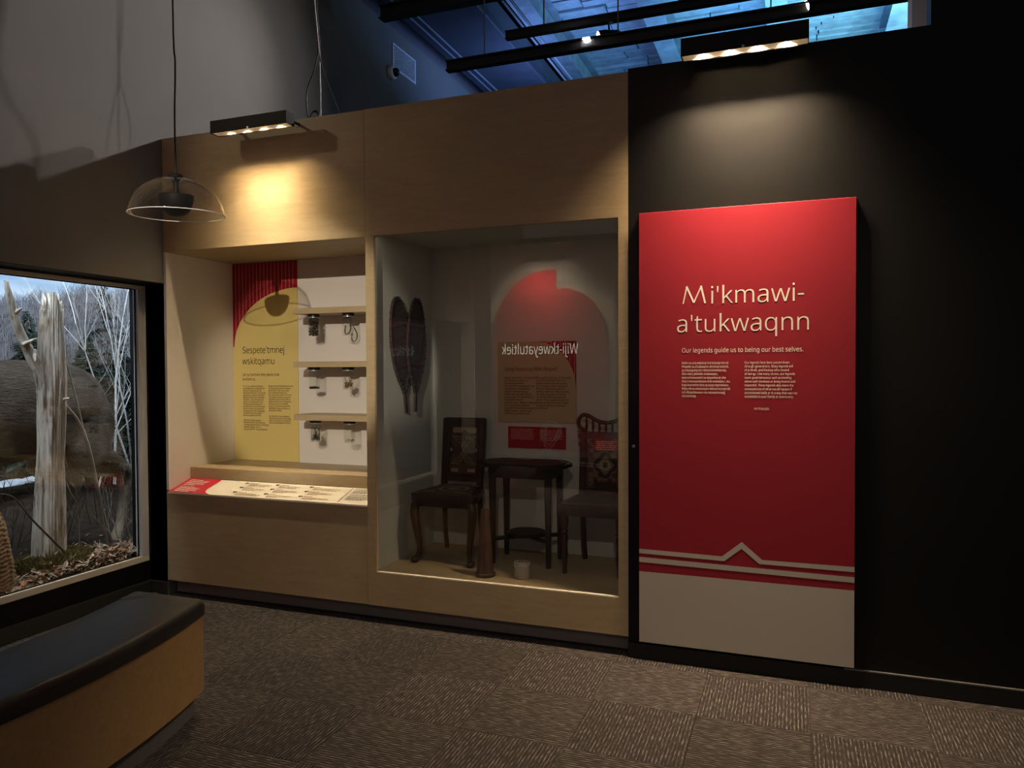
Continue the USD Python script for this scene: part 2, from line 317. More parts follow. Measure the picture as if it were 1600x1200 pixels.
# grey plastered outer wall with the diorama opening
wl = thing('wall_left', 'tall grey plastered wall over the diorama window, black below', None, kind='structure')
part(wl, 'plaster_wall', bx(-0.14, 0.0, -7.0, 0.0, 2.064, 6.0), 'grey_plaster'); part(wl, 'plaster_wall', bx(-0.14, 0.0, 0.0, 12.0, 0.0, 6.0), 'grey_plaster')
part(wl, 'black_soffit', bx(-0.30, -0.1400, -7.0, 0.0, 2.050, 2.20), 'black_matt'); part(wl, 'black_soffit', bx(-0.14, 0.0, -7.0, 0.0, 2.060, 2.064), 'black_matt')
part(wl, 'black_dado', bx(-0.195, -0.1526, -4.30, 0.0, 0, 0.222), 'black_paint'); part(wl, 'black_end_wall', bx(-0.30, -0.1526, -7.0, -4.30, 0, 2.05), 'black_paint')
part(wl, 'black_return', bx(-0.30, -0.0005, 0.0, 0.04, 0, 2.060), 'black_paint')
bl = thing('baseboard_left', 'black ribbed rubber baseboard below the diorama window', None, kind='structure')
part(bl, 'baseboard', bx(-0.1526, -0.144, -7.0, 0.0, 0, 0.092), 'rubber_base'); part(bl, 'baseboard', bx(-0.144, 0.0, -0.012, 0.0, 0, 0.092), 'rubber_base')
part(bl, 'ribs', join([bx(-0.144, -0.1415, -7.0, -0.012, z, z + 0.0055, 0.001) for z in np.arange(0.006, 0.088, 0.0105)]), 'rubber_base', kind='stuff')
wi = thing('window_1', 'large framed diorama window with a moose scene behind the glass', None, kind='structure')
Y0, Y1 = -4.30, -0.003
part(wi, 'bottom_rail', bx(-0.20, -0.1530, Y0, Y1, 0.222, 0.262, 0.002), 'frame_beige'); part(wi, 'top_rail', bx(-0.20, -0.1530, Y0, Y1, 2.026, 2.050, 0.002), 'frame_beige')
part(wi, 'side_rail', bx(-0.20, -0.1530, -0.066, Y1, 0.262, 2.026, 0.002), 'frame_grey'); part(wi, 'side_rail', bx(-0.20, -0.1530, Y0, Y0 + 0.06, 0.262, 2.026, 0.002), 'frame_grey')
part(wi, 'glass_pane', bx(-0.186, -0.180, Y0 + 0.01, -0.02, 0.24, 2.04), 'window_glass')
part(wi, 'gasket', join([bx(-0.180, -0.174, Y0 + .06, -0.066, 0.262, 0.268), bx(-0.180, -0.174, -0.074, -0.066, 0.262, 2.026), bx(-0.180, -0.174, Y0 + .06, -0.066, 2.020, 2.026)]), 'black_matt')

# ================================================================== OPEN ALCOVE
YB = 0.63
al = thing('display_alcove', 'open white-lined alcove with a pale timber ledge', 'alcove')
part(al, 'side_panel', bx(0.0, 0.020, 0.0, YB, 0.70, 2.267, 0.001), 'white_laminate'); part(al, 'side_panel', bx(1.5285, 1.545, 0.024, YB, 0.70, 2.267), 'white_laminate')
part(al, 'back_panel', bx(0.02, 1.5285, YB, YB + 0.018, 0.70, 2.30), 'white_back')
part(al, 'soffit', bx(0.02, 1.5285, 0.022, YB, 2.268, 2.288), 'maple_veneer')
part(al, 'ledge', bx(0.0205, 1.528, 0.187, YB - 0.001, 0.757, 0.832, 0.002), 'maple_veneer')
# tilted reading rail
rz = lambda y: 0.694 + (0.757 - 0.694) * (y + 0.008) / 0.195
rail = thing('reading_rail', 'tilted cream and red label rail along the front of the alcove', 'label rail', (0.02, 0, 0.69))
def onrail(shape, lift):      # shape in (x, s), s up the slope
    m = flat(shape, 0.0); v = m.vertices; L = math.hypot(0.195, 0.063)
    y = -0.008 + v[:, 2] / L * 0.195; return trimesh.Trimesh(np.column_stack([v[:, 0], y, rz(y) + lift]), m.faces, process=False)
L = math.hypot(0.195, 0.063); RX0, RX1 = 0.021, 1.5275
slab = plan(sbox(RX0, -0.008, RX1, 0.186), 0, 0.010); slab = remap(slab, lambda v: np.column_stack([v[:, 0], v[:, 1], v[:, 2] - 0.011 + rz(v[:, 1])]))
part(rail, 'rail_board', slab, 'rail_cream')
part(rail, 'rail_core', remap(plan(sbox(RX0, 0.002, RX1, 0.186), 0, 0.05), lambda v: np.column_stack([v[:, 0], v[:, 1], np.where(v[:, 2] > 0.02, rz(v[:, 1]) - 0.0112, 0.672)])), 'kick_grey')
redz = Polygon([(RX0, 0.0), (0.36, 0.0)] + [tuple(p) for p in spline([(0.36, 0.0), (0.318, 0.018), (0.292, 0.055), (0.29, 0.10), (0.293, 0.16), (0.294, L)], 20)] + [(RX0, L)])
part(rail, 'red_print_field', onrail(redz, 0.0006), 'rail_red')
r_ = random.Random(3)
part(rail, 'white_print', onrail(unary_union([dashes([.10] + [.17, .165, .16, .15, .16, .09], .055, .175, .0125, .006, r_), dashes([.12] + [.17, .17, .165, .17, .12], .055, .075, .0125, .006, r_)]), 0.0012), 'print_cream')
heads, bods, marks = [], [], []
for cx, s0s in ((0.52, (.175, .115, .05)), (0.76, (.175, .115, .05)), (1.02, (.175, .115, .05))):
    for s0 in s0s:
        heads.append(dashes([r_.uniform(.04, .07)], cx + .03, s0, .012, .006, r_)); bods.append(dashes([r_.uniform(.14, .2), r_.uniform(.13, .2), r_.uniform(.06, .19)], cx + .03, s0 - .014, .0115, .005, r_))
        marks += [Point(cx, s0).buffer(.0085), Point(cx + .015, s0 + .002).buffer(.0062)]
part(rail, 'body_print', onrail(unary_union(bods + heads), 0.0012), 'ink_tan', kind='stuff'); part(rail, 'bullet_marks', onrail(unary_union(marks), 0.0014), 'ink_dark')
part(rail, 'divider_line', onrail(sbox(1.315, .01, 1.319, L - .012), 0.0012), 'ink_brown')
part(rail, 'side_print', onrail(unary_union([dashes([.13], 1.345, .178, .012, .007, r_), dashes([.16, .165, .16, .10], 1.345, .160, .0105, .0045, r_), dashes([.13], 1.345, .105, .012, .007, r_), dashes([.165, .17, .165, .165, .12], 1.345, .088, .0105, .0045, r_)]), 0.0012), 'ink_grey')
# yellow and red graphic on the back of the alcove
gp = thing('graphic_panel', 'mustard yellow text panel with a red pinstriped corner in the alcove', 'graphic panel', (0.3, YB, 1.5))
gy = YB - 0.006; GX0, GX1, GZ0, GZ1 = 0.021, 0.587, 0.834, 2.266
part(gp, 'board', bx(GX0, GX1, gy, YB - .0005, GZ0, GZ1), 'mustard')
arc = sbox(GX0, GZ0, GX1, GZ1).difference(unary_union([affinity.scale(Point(GX1, 1.66).buffer(1, 48), 0.556, 0.414), sbox(GX0, 0, GX1, 1.66)]))
part(gp, 'red_field', flat(arc, gy - 0.0006), 'deep_red')
part(gp, 'pinstripes', flat(unary_union([sbox(x, 1.5, x + .0035, GZ1) for x in np.arange(GX0 + .026, GX1 - .01, .0315)]).intersection(arc), gy - 0.0011), 'stripe_rose', kind='stuff')
part(gp, 'heading', flat(unary_union([words("Sespete'tmnej", .103, 1.612, .047, .372, 360), words("wskitqamu", .100, 1.532, .047, .290, 360)]), gy - .001), 'ink_dark')
part(gp, 'subheading', flat(unary_union([words("Let us nurture the plants that", .101, 1.447, .021, .328, 500, 1.0), words("nurture us.", .101, 1.414, .021, .118, 500, 1.0)]), gy - .001), 'ink_brown')
C1 = ["Ki's sa'q na pkitnemknewal,", "aq mesitpnuk, na wskwijinu'k", "etekip kisi apoqnmulti'tij.", "Kinamuksi'kip tami, tal-meskik", "pipnaqann, npisun aq epkmk.", "Nekmow kejitu'tip tal-weskw-", "iskitqamu, aq tal-mawo'tmk", "npisun, ta'n tujiw wela'siek.", "Ki'kwaju jiptuk mnaqana't —", "tal-wela'sik me' tetpi-wsitqam.", "Kekina'masultij na mijua'ji'jk", "ta'nipuksultij, wjit mijipjewey;", "mekitetmek pa kis-saqati", "kisiku'k apoqnmuksi'kw."]
C1b = ["Mesaneti'tij wjit npisun,", "kesite'tmenej maqmikew aq", "sankewi-apoqnmuek ta'n koqoey", "pikwelk wejiaq, wjit tan", "apoqnmatulti'k, mawi-aliaptmk."]
C2 = ["Nature has provided Mi'kmaw medicines", "for thousands of years. Our relations", "learned which trees, roots, leaves,", "bark, and berries of plants can", "heal. They understood how to harvest", "and prepare the plants in a way that", "kept both the overall plants and our", "people safe from harm. Taking plants", "too many at once is not allowed,", "properly. Our ancestors passed this", "knowledge through generations to", "stay today as healthy."]
C2b = ["It is important to be caretakers of", "the land. By caring for these healing", "plants and harvesting only what we", "need, we can help ensure its future."]
part(gp, 'body_print', flat(([block(C1, .104, 1.367, .0162 * 1.01, .0125, 520, .78, 2.0), block(C1b, .106, 1.119, .0164, .0125, 520, .80, 2.0), block(C2, .331, 1.369, .0160, .0122, 520, .64, 2.0), block(C2b, .333, 1.152, .0158, .0122, 520, .64, 2.0)]), gy - .001), 'ink_brown', kind='stuff')
# shelves and the six jars hung by their lids
SHZ = (1.885, 1.527, 1.170); names = ('top', 'middle', 'lowest')
for i, z in enumerate(SHZ):
    solo('wall_shelf', bx(0.712, 1.528, 0.40, YB - .0005, z - .0195, z + .0195, .0015), 'maple_veneer', f'{names[i]} pale maple shelf on the alcove back, two jars hung beneath', 'shelf', group=None)
jar_prof_out = [(0.0, -0.150), (0.030, -0.150), (0.036, -0.147), (0.039, -0.140), (0.0395, -0.045), (0.0385, -0.034), (0.034, -0.026), (0.0335, -0.004)]
jar_mesh = lathe(jar_prof_out + [(r * 0.93, z + (0.004 if z < -0.14 else 0)) for r, z in jar_prof_out[::-1]], 32)
lid_mesh = join([lathe([(0, 0), (0.0375, 0), (0.0385, -0.002), (0.0385, -0.016), (0.0365, -0.018), (0.033, -0.018), (0.033, -0.004), (0, -0.004)], 32)] + [bx(-.0008, .0008, .0380, .0394, -.015, -.003).apply_transform(trimesh.transformations.rotation_matrix(a, [0, 0, 1])) for a in np.arange(0, 6.28, .2)])
plain('dried_leaf', (0.095, 0.072, 0.035), .8); plain('braid_straw', (0.13, 0.095, 0.05), .7); plain('dark_crumbs', (0.03, 0.02, 0.014), .8); plain('dried_cone', (0.22, 0.13, 0.06), .8); plain('twig_dark', (0.05, 0.038, 0.026), .8); plain('silver_band', (0.45, 0.45, 0.43), .35, .8)
def leaf_blob(c, s, r): 
    v = np.array([[-1, 0, 0], [0, .45, .25], [1, 0, 0], [0, -.45, .2]]) * s; a = trimesh.transformations.random_rotation_matrix(np.array([r.random(), r.random(), r.random()]))[:3, :3]
    return trimesh.Trimesh(v @ a.T + c, [[0, 1, 2], [0, 2, 3], [0, 2, 1], [0, 3, 2]], process=False)
def contents(kind, r):
    o = []
    if kind == 'leaves':
        for _ in range(420):
            a, q = r.uniform(0, 6.28), .030 * math.sqrt(r.random()); o.append(leaf_blob(np.array([q * math.cos(a), q * math.sin(a), r.uniform(-.142, -.035)]), r.uniform(.006, .011), r))
    elif kind == 'braid':
        base = spline([(-.012, 0, -.028), (-.006, .006, -.05), (.010, .004, -.075), (.018, 0, -.105), (.006, -.005, -.132), (-.014, -.006, -.136), (-.024, -.002, -.115), (-.022, .002, -.08)], 60)
        for k in range(3):
            ph = np.linspace(0, 26, 60) + k * 2.094; o.append(tube(base + np.stack([.0026 * np.cos(ph), .0026 * np.sin(ph), 0 * ph], 1), .0026, 6))
    elif kind == 'crumbs':
        for _ in range(160):
            a, q = r.uniform(0, 6.28), .033 * math.sqrt(r.random()); m = trimesh.creation.icosphere(0, r.uniform(.002, .0045)); m.apply_translation((q * math.cos(a), q * math.sin(a), -.143 + r.uniform(0, .011))); o.append(m)
    elif kind == 'roots':
        for _ in range(26):
            a, q = r.uniform(0, 6.28), .026 * math.sqrt(r.random()); c = np.array([q * math.cos(a), q * math.sin(a), -.138 + r.uniform(0, .035)]); m = trimesh.creation.icosphere(1, r.uniform(.005, .009)); m.vertices *= 1 + .3 * (noise(m.vertices * 400, 1)[:, None] - .5); m.apply_translation(c); o.append(m)
        for s in (-1, 1, .4): o.append(tube(spline([(s * .006, 0, -.12), (s * .014, .004, -.10), (s * .024, 0, -.085), (s * .027, -.004, -.062)], 10), [.0035, .0034, .0032, .003, .0028, .0025, .002, .0018, .0014, .001], 5))
    else:
        n, lo, hi = (44, -.145, -.03) if kind == 'twigs' else (9, -.145, -.125)
        for _ in range(n):
            a, b = r.uniform(0, 6.28), r.uniform(0, 6.28); p0 = np.array([.028 * math.cos(a), .028 * math.sin(a), r.uniform(lo, lo + .02)]); top = r.uniform(lo + .02, hi)
            p1 = np.array([.029 * math.cos(b), .029 * math.sin(b), top]); o.append(tube([p0, (p0 + p1) / 2 + [0, 0, .004], p1], [.0016, .0013, .0007], 4))
    return join(o)
jars = [(0.831, 0, 'leaves', 'dried_leaf', 'dried dark leaves', 'dried leaves', 'glass jar packed with dark dried leaves, under the top shelf'),
        (1.103, 0, 'braid', 'braid_straw', 'looped braid of grass', 'grass braid', 'glass jar holding a looped grass braid, under the top shelf'),
        (0.831, 1, 'crumbs', 'dark_crumbs', 'thin layer of dark crumbs', 'bark crumbs', 'near-empty glass jar with dark crumbs on its bottom, under the middle shelf'),
        (1.100, 1, 'roots', 'dried_cone', 'knobbly brown dried roots', 'dried roots', 'glass jar with knobbly brown dried roots, under the middle shelf'),
        (0.838, 2, 'twigs', 'twig_dark', 'tangle of dark twigs', 'twigs', 'glass jar full of dark upright twigs, under the lowest shelf'),
        (1.106, 2, 'few', 'dried_cone', 'few pale sticks lying flat', 'sticks', 'clear glass jar with a few sticks on its bottom, under the lowest shelf')]
for jx, k, kind, mm, _, cn, lab in jars:
    z = SHZ[k] - .0195; at = np.array([jx, 0.47, z]); t = thing('hanging_jar', lab, 'jar', at, group='specimen jars hung under the alcove shelves')
    part(t, 'lid', lid_mesh.copy().apply_translation(at), 'black_metal'); part(t, 'jar_glass', jar_mesh.copy().apply_translation(at), 'jar_glass', 40)
    part(t, 'neck_band', lathe([(.0345, -.026), (.0365, -.024), (.0365, -.0195), (.0345, -.0185)], 32, at), 'silver_band', 40)
    c = contents(kind, random.Random(11 + int(jx * 100) + k)); c.apply_translation(at); part(t, {'leaves': 'dried_leaves', 'braid': 'grass_braid', 'crumbs': 'crumbs', 'roots': 'dried_roots', 'twigs': 'twigs', 'few': 'sticks'}[kind], c, mm, kind='stuff' if kind in ('leaves', 'crumbs', 'twigs', 'few') else None)

# ================================================================== GLAZED CASE
DZ, CB = 0.295, 0.82
dc = thing('display_case', 'glazed grey-lined display case let into the maple wall', 'display case', (2.3, 0.4, DZ))
part(dc, 'deck', bx(1.548, 3.062, 0.0225, CB, DZ - .03, DZ), 'maple_veneer'); part(dc, 'back_lining', bx(1.548, 3.062, CB, CB + .02, DZ - .03, 2.32), 'case_lining')
part(dc, 'side_lining', bx(1.5455, 1.5500, 0.0225, CB, DZ, 2.31), 'case_lining'); part(dc, 'side_lining', bx(3.058, 3.066, 0.0225, CB, DZ, 2.31), 'case_lining')
part(dc, 'ceiling_lining', bx(1.548, 3.062, 0.0225, CB, 2.31, 2.33), 'case_lining')
part(dc, 'glass_pane', bx(1.5855, 3.0275, 0.014, 0.020, 0.3005, 2.2695), 'case_glass')
part(dc, 'glazing_bead', join([bx(1.5855, 3.0275, -0.002, 0.0138, 0.3003, 0.306), ]), 'rail_cream', label='bead along the foot of the glass, painted pale for the light it catches')  # cream colour stands in for light caught at the glass foot
part(dc, 'glazing_bead', join([bx(1.5855, 1.589, 0.0, 0.0138, 0.306, 2.2695), bx(3.0245, 3.0275, 0.0, 0.0138, 0.306, 2.2695), bx(1.589, 3.0245, 0.0, 0.0138, 2.267, 2.2697)]), 'maple_upright')
# printed panels on the back of the case
cp = thing('graphic_panel', 'dull tan text panel with a striped red corner inside the glazed case', 'graphic panel', (2.3, CB, 1.4))
part(cp, 'board', bx(2.036, 2.573, CB - .008, CB - .0005, 1.141, 1.669), 'case_mustard')
cy = CB - .0085; carc = sbox(2.036, 1.141, 2.573, 1.669).difference(unary_union([affinity.scale(Point(2.29, 1.37).buffer(1, 48), .281, .299), sbox(2.0, 1.1, 2.29, 1.70), sbox(2.0, 1.1, 2.6, 1.37)]))
part(cp, 'red_field', flat(carc, cy - .0005), 'deep_red')
part(cp, 'pinstripes', flat(unary_union([sbox(x, 1.1, x + .0035, 1.7) for x in np.arange(2.31, 2.57, .0315)]).intersection(carc), cy - .001), 'stripe_rose', kind='stuff')
part(cp, 'subheading', flat(words("Using Resources With Respect", 2.083, 1.477, .026, .366, 430, 0.9), cy - .001), 'ink_dark')
D1 = ["Mesite'tmk na kelu'sit maqmikew,", "aq mesitpnuk, npisun aq", "ta'n koqoey nemitu'k.", "Ta'n telo'ltijik na wskwijinu'k aq", "wi'saqama'q. Telimajik wjit", "koqoey, wskitqamuey aq", "ta'nik, nekmow kejitu'tip tal-", "wsitqamuey. Tlia' ketuktmu'tij,", "weja'tekemk pa ta'n", "koqwaja'taqnn. Mikwite'lmajik aq", "kisna saqatua'sik nekmow", "toqi-wela'tu'tip aq kekinamasulti.", "Melkita'suaqnn, jiptuk mawi-", "keknue'k aq mikwite'tasik."]
D2 = ["We usually do things, as we waste", "as little as possible from the", "plants and animals we harvest.", "Our ancestors were experts at", "this and used every part, be", "bark or medicine. When hunting", "for meat, we give an offering", "of thanks when the animal is", "taken. This is usually tobacco or", "medicine. We also show respect", "by returning any unused part", "to the land."]
part(cp, 'body_print', flat(([block(D1, 2.082, 1.427, .01815, .0125, 500, .80, 2.0), block(D2, 2.306, 1.427, .0180, .0125, 500, .82, 2.0)]), cy - .001), 'ink_dark', kind='stuff')
lb = thing('text_label', 'flat red text label below the tan panel in the glazed case', 'label', (2.3, CB, 1.04))
part(lb, 'board', bx(2.106, 2.503, CB - .006, CB - .0005, .970, 1.111), 'label_red')
r_ = random.Random(8)
part(lb, 'print', flat(unary_union([dashes([.155, .15, .16, .155, .162, .15, .16, .158], 2.126, 1.092, .0092, .0035, r_), dashes([.155, .15, .16, .155, .162, .15, .16, .12], 2.325, 1.088, .0092, .0035, r_)]), CB - .0066), 'ink_pink')
plain('quill_cream', (0.30, 0.235, 0.16), .6); plain('quill_tan', (0.165, 0.11, 0.07), .6); plain('quill_brown', (0.075, 0.042, 0.026), .6); plain('quill_dark', (0.02, 0.014, 0.011), .6); plain('quill_maroon', (0.10, 0.02, 0.02), .6)
plain('birchbark', (0.085, 0.042, 0.026), .7, vary=.3, vscale=20); plain('basket_white', (0.50, 0.46, 0.38), .7, bump=.4, bscale=160); plain('rawhide', (0.045, 0.043, 0.042), .55, vary=.2, vscale=14)
plain('ash_rim', (0.055, 0.032, 0.022), .4, vary=.3, vscale=16)

def leaned(shape, yb, t, k, z0):      # a plate in (x, z), leaning back by k per metre above z0
    return remap(plate(shape, yb, t), lambda v: np.column_stack([v[:, 0], v[:, 1] + (v[:, 2] - z0) * k, v[:, 2]]))
def leaned_flat(shape, y, k, z0): return remap(flat(shape, y), lambda v: np.column_stack([v[:, 0], v[:, 1] + (v[:, 2] - z0) * k, v[:, 2]]))
# ---- left chair: plain frame, cabriole legs, quillwork back and seat
ch = thing('parlour_chair', 'dark walnut parlour chair with cabriole legs and a quillwork hourglass back', 'chair', (1.85, 0.5, DZ))
seat = Polygon([(1.655, .30), (1.70, .285), (2.04, .285), (2.085, .30), (2.09, .34), (1.985, .69), (1.685, .69), (1.65, .34)]).buffer(-.012).buffer(.012)
part(ch, 'seat_frame', plan(seat, .682, .044), 'dark_walnut'); sp = part(ch, 'seat_cover', plan(seat.buffer(-.035), .726, .010), 'quill_brown', label='quillwork seat cover in brown and cream')
def seatpat(fs): return join([plan(f, .7362, .0008) for f in fs])
cx, cyy = 1.865, .48
part(sp, 'quill_motif', seatpat([Point(cx, cyy).buffer(.10).difference(Point(cx, cyy).buffer(.078)), Polygon([(cx - .05, cyy), (cx, cyy - .05), (cx + .05, cyy), (cx, cyy + .05)]), sbox(1.72, .335, 1.80, .36), sbox(1.93, .335, 2.01, .36), sbox(1.74, .60, 1.80, .62), sbox(1.93, .60, 1.99, .62)]), 'quill_cream')
for s, xk in ((-1, 1.690), (1, 2.045)):
    p = spline([(xk, .325, .70), (xk + s * .018, .312, .62), (xk + s * .006, .318, .50), (xk - s * .008, .325, .39), (xk - s * .004, .315, .335), (xk + s * .010, .300, .310)], 26)
    part(ch, 'leg', join([tube(p, np.interp(np.linspace(0, 1, 26), [0, .22, .6, .85, 1], [.026, .030, .018, .014, .020]), 10), remap(trimesh.creation.icosphere(2, 1.0), lambda v: v * [.026, .032, .020] + [xk + s * .010, .298, DZ + .020])]), 'dark_walnut', 50)
for s, xk in ((-1, 1.703), (1, 1.958)):
    part(ch, 'leg', tube(spline([(xk, .672, .70), (xk, .680, .55), (xk - s * -.002, .695, .40), (xk, .712, DZ)], 12), [.019] * 6 + [.017] * 6, 4), 'dark_walnut')
    part(ch, 'back_post', remap(bx(xk - .019, xk + .019, .655, .688, .70, 1.165, .004), lambda v: np.column_stack([v[:, 0] + s * (v[:, 2] - .7) * .012, v[:, 1] + (v[:, 2] - .7) * .13, v[:, 2]])), 'dark_walnut')
bs = sbox(1.71, .785, 1.952, 1.155).difference(sbox(1.733, .80, 1.932, 1.112).buffer(-.02).buffer(.02))
part(ch, 'back_frame', leaned(bs, .684, .022, .13, .70), 'dark_walnut'); part(ch, 'crest_rail', leaned(sbox(1.694, 1.128, 1.968, 1.168).buffer(-.006).buffer(.006), .690, .034, .13, .70), 'dark_walnut')
part(ch, 'lower_rail', leaned(sbox(1.71, .752, 1.952, .79), .684, .022, .13, .70), 'dark_walnut'); part(ch, 'apron', bx(1.70, 2.04, .300, .318, .645, .684, .004), 'dark_walnut')
qp = part(ch, 'quillwork_panel', leaned(sbox(1.733, .80, 1.932, 1.112).buffer(-.02).buffer(.02), .680, .008, .13, .70), 'quill_brown', label='quillwork back panel with an hourglass and arcs')
X, Z = 1.8325, .956; yq = .6714
mk = lambda fs: leaned_flat(unary_union(fs), yq, .13, .70); mk2 = lambda fs: leaned_flat(unary_union(fs), yq - .0006, .13, .70)
arcband = lambda up: Point(X, Z).buffer(.096).difference(Point(X, Z).buffer(.076)).intersection(sbox(X - .062, Z + .055, X + .062, Z + .2) if up else sbox(X - .062, Z - .2, X + .062, Z - .055))
tri = lambda up: Polygon([(X, Z), (X - .094, Z + up * .095), (X + .094, Z + up * .095)])
topb = sbox(1.747, 1.068, 1.919, 1.103).buffer(-.012).buffer(.012).difference(Polygon([(X - .03, 1.066), (X, 1.09), (X + .03, 1.066)]))
part(qp, 'quill_bands', mk([topb, sbox(1.747, .812, 1.80, .834), sbox(1.864, .812, 1.919, .834), arcband(1), arcband(0)]), 'quill_cream')
part(qp, 'quill_hourglass', mk([tri(1), tri(-1)]), 'quill_tan')
sq = [sbox(X + dx - .017, Z + dz - .012, X + dx + .017, Z + dz + .012) for dx in (-.032, .032) for dz in (.05, -.05)]
dia = lambda a, b, x=X, z=Z: Polygon([(x - a, z), (x, z - b), (x + a, z), (x, z + b)])
part(qp, 'quill_squares', mk2([q.difference(q.buffer(-.004)) for q in sq] + [dia(.022, .026).difference(dia(.014, .017)), sbox(X - .004, Z + .06, X + .004, Z + .092), sbox(X - .004, Z - .092, X + .004, Z - .06)]), 'quill_dark')
part(qp, 'quill_triangles', mk([Polygon([(1.735, Z - .05), (1.735, Z + .05), (1.775, Z)]).difference(Polygon([(1.735, Z - .03), (1.735, Z + .03), (1.757, Z)])), Polygon([(1.930, Z - .05), (1.930, Z + .05), (1.890, Z)]).difference(Polygon([(1.930, Z - .03), (1.930, Z + .03), (1.908, Z)])), sbox(1.75, 1.05, 1.915, 1.062)]), 'quill_dark')
part(qp, 'quill_dots', mk([Point(1.740, Z).buffer(.011), Point(1.925, Z).buffer(.011)] + [Point(X + s * t, Z + u * (t * .95 + .008)).buffer(.0035) for s in (-1, 1) for u in (-1, 1) for t in np.arange(.022, .09, .011)]), 'quill_cream')
# ---- right chair: spindle gallery crest, star quillwork
c2 = thing('parlour_chair', 'mahogany parlour chair with a spindled crest and a star quillwork back', 'chair', (2.79, 0.5, DZ))
seat2 = Polygon([(2.605, .345), (2.975, .345), (2.965, .70), (2.628, .70)]).buffer(.02)
part(c2, 'seat_frame', plan(seat2, .668, .036), 'mahogany'); part(c2, 'seat_cover', plan(seat2.buffer(-.03), .704, .012), 'quill_brown', label='dark quillwork seat cover')
part(c2, 'apron', bx(2.625, 2.955, .352, .370, .635, .670), 'mahogany')
turned = [(0, .0), (.012, .0), (.015, .012), (.012, .03), (.014, .06), (.019, .10), (.016, .16), (.022, .20), (.016, .212), (.023, .225), (.016, .238), (.022, .26), (.024, .30), (.021, .345), (.0, .345)]
for xk in (2.624, 2.950): part(c2, 'leg', join([lathe([(r, z * 1.09) for r, z in turned], 16, (xk, .372, DZ)), bx(xk - .022, xk + .022, .350, .394, .655, .672)]), 'mahogany', 40)
for xk in (2.650, 2.932):
    part(c2, 'leg', tube(spline([(xk, .690, .69), (xk, .692, .55), (xk, .705, .42), (xk, .735, DZ)], 10), .018, 4), 'mahogany')
    s = -1 if xk < 2.79 else 1
    prof = Polygon([(xk - .019, .69), (xk + .019, .69), (xk + .019, 1.095), (xk - .019, 1.095)]).union(Point(xk + s * .017, 1.02).buffer(.012)).union(Point(xk + s * .016, 1.075).buffer(.017)).union(sbox(xk + min(0, s * .035), 1.095, xk + max(0, s * .035), 1.103))
    part(c2, 'back_post', leaned(prof, .690, .030, .09, .70), 'mahogany')
part(c2, 'top_rail', leaned(sbox(2.64, 1.055, 2.942, 1.098), .690, .026, .09, .70), 'mahogany'); part(c2, 'lower_rail', leaned(sbox(2.66, .715, 2.925, .748), .690, .024, .09, .70), 'mahogany')
cr = spline([(2.668, .0, 1.105), (2.625, 0, 1.125), (2.614, 0, 1.165), (2.640, 0, 1.200), (2.680, 0, 1.195), (2.735, 0, 1.166), (2.791, 0, 1.155), (2.847, 0, 1.166), (2.902, 0, 1.195), (2.942, 0, 1.200), (2.968, 0, 1.165), (2.957, 0, 1.125), (2.914, 0, 1.105)], 70)
part(c2, 'crest', remap(tube(cr, .0125, 8), lambda v: np.column_stack([v[:, 0], .677 + v[:, 1] * 1.1 + (v[:, 2] - .7) * .09, v[:, 2]])), 'mahogany', True)
for xk in (2.668, 2.709, 2.750, 2.791, 2.832, 2.873, 2.914):
    zt = float(np.interp(xk, [2.64, 2.68, 2.735, 2.791, 2.847, 2.902, 2.942], [1.2, 1.195, 1.166, 1.155, 1.166, 1.195, 1.2])) - .008; h = zt - 1.095
    part(c2, 'spindle', lathe([(.0, 0), (.006, 0), (.005, .15 * h), (.0095, .4 * h), (.006, .55 * h), (.0085, .7 * h), (.005, h), (0, h)], 10, (xk, .677 + .41 * .09, 1.095)), 'mahogany', True)
q2 = part(c2, 'quillwork_panel', leaned(sbox(2.670, .75, 2.912, 1.05).difference(Polygon([(2.66, 1.06), (2.66, 1.02), (2.72, 1.06)])), .684, .010, .09, .70), 'quill_brown', label='quillwork back panel with a star in a quatrefoil')
X, Z, yq = 2.791, .895, .6736
mk = lambda fs, l=0: leaned_flat(unary_union(fs), yq - l * .0006, .09, .70)
quat = unary_union([Point(X + dx, Z + dz).buffer(.040) for dx, dz in ((.034, 0), (-.034, 0), (0, .040), (0, -.040))] + [sbox(X - .03, Z - .03, X + .03, Z + .03)])
blk = [sbox(X + i * .030 - .0145, Z + j * .030 - .0145, X + i * .030 + .0145, Z + j * .030 + .0145) for i in range(-3, 4) for j in range(-3, 4) if (i + 2 * j) % 3 != 1]
red = [sbox(X + i * .030 - .0145, Z + j * .030 - .0145, X + i * .030 + .0145, Z + j * .030 + .0145) for i in range(-3, 4) for j in range(-3, 4) if (i + 2 * j) % 3 == 1]
diag = [LineString([(X + s * .045, Z - .085), (X + s * .095, Z - .122)]).buffer(.005) for s in (-1, 1)] + [LineString([(X + s * .055, Z + .10), (X + s * .105, Z + .135)]).buffer(.008) for s in (-1, 1)]
part(q2, 'quill_blocks', mk([u.difference(quat) for u in blk] + diag), 'quill_tan'); part(q2, 'quill_red_blocks', mk([u.difference(quat) for u in red]), 'quill_maroon')
inner = Point(X, Z).buffer(.034); lens = quat.buffer(-.010)
star = Polygon([(X + (.030 if k % 2 == 0 else .012) * math.cos(k * math.pi / 8), Z + (.030 if k % 2 == 0 else .012) * math.sin(k * math.pi / 8)) for k in range(16)])
part(q2, 'quatrefoil', mk([quat]), 'quill_dark'); part(q2, 'quatrefoil_lining', mk([dia(.058, .064, X, Z)], 1), 'quill_tan')
part(q2, 'star_ring', mk([inner.difference(star)], 2), 'quill_cream'); part(q2, 'star', mk([star], 2), 'quill_dark')
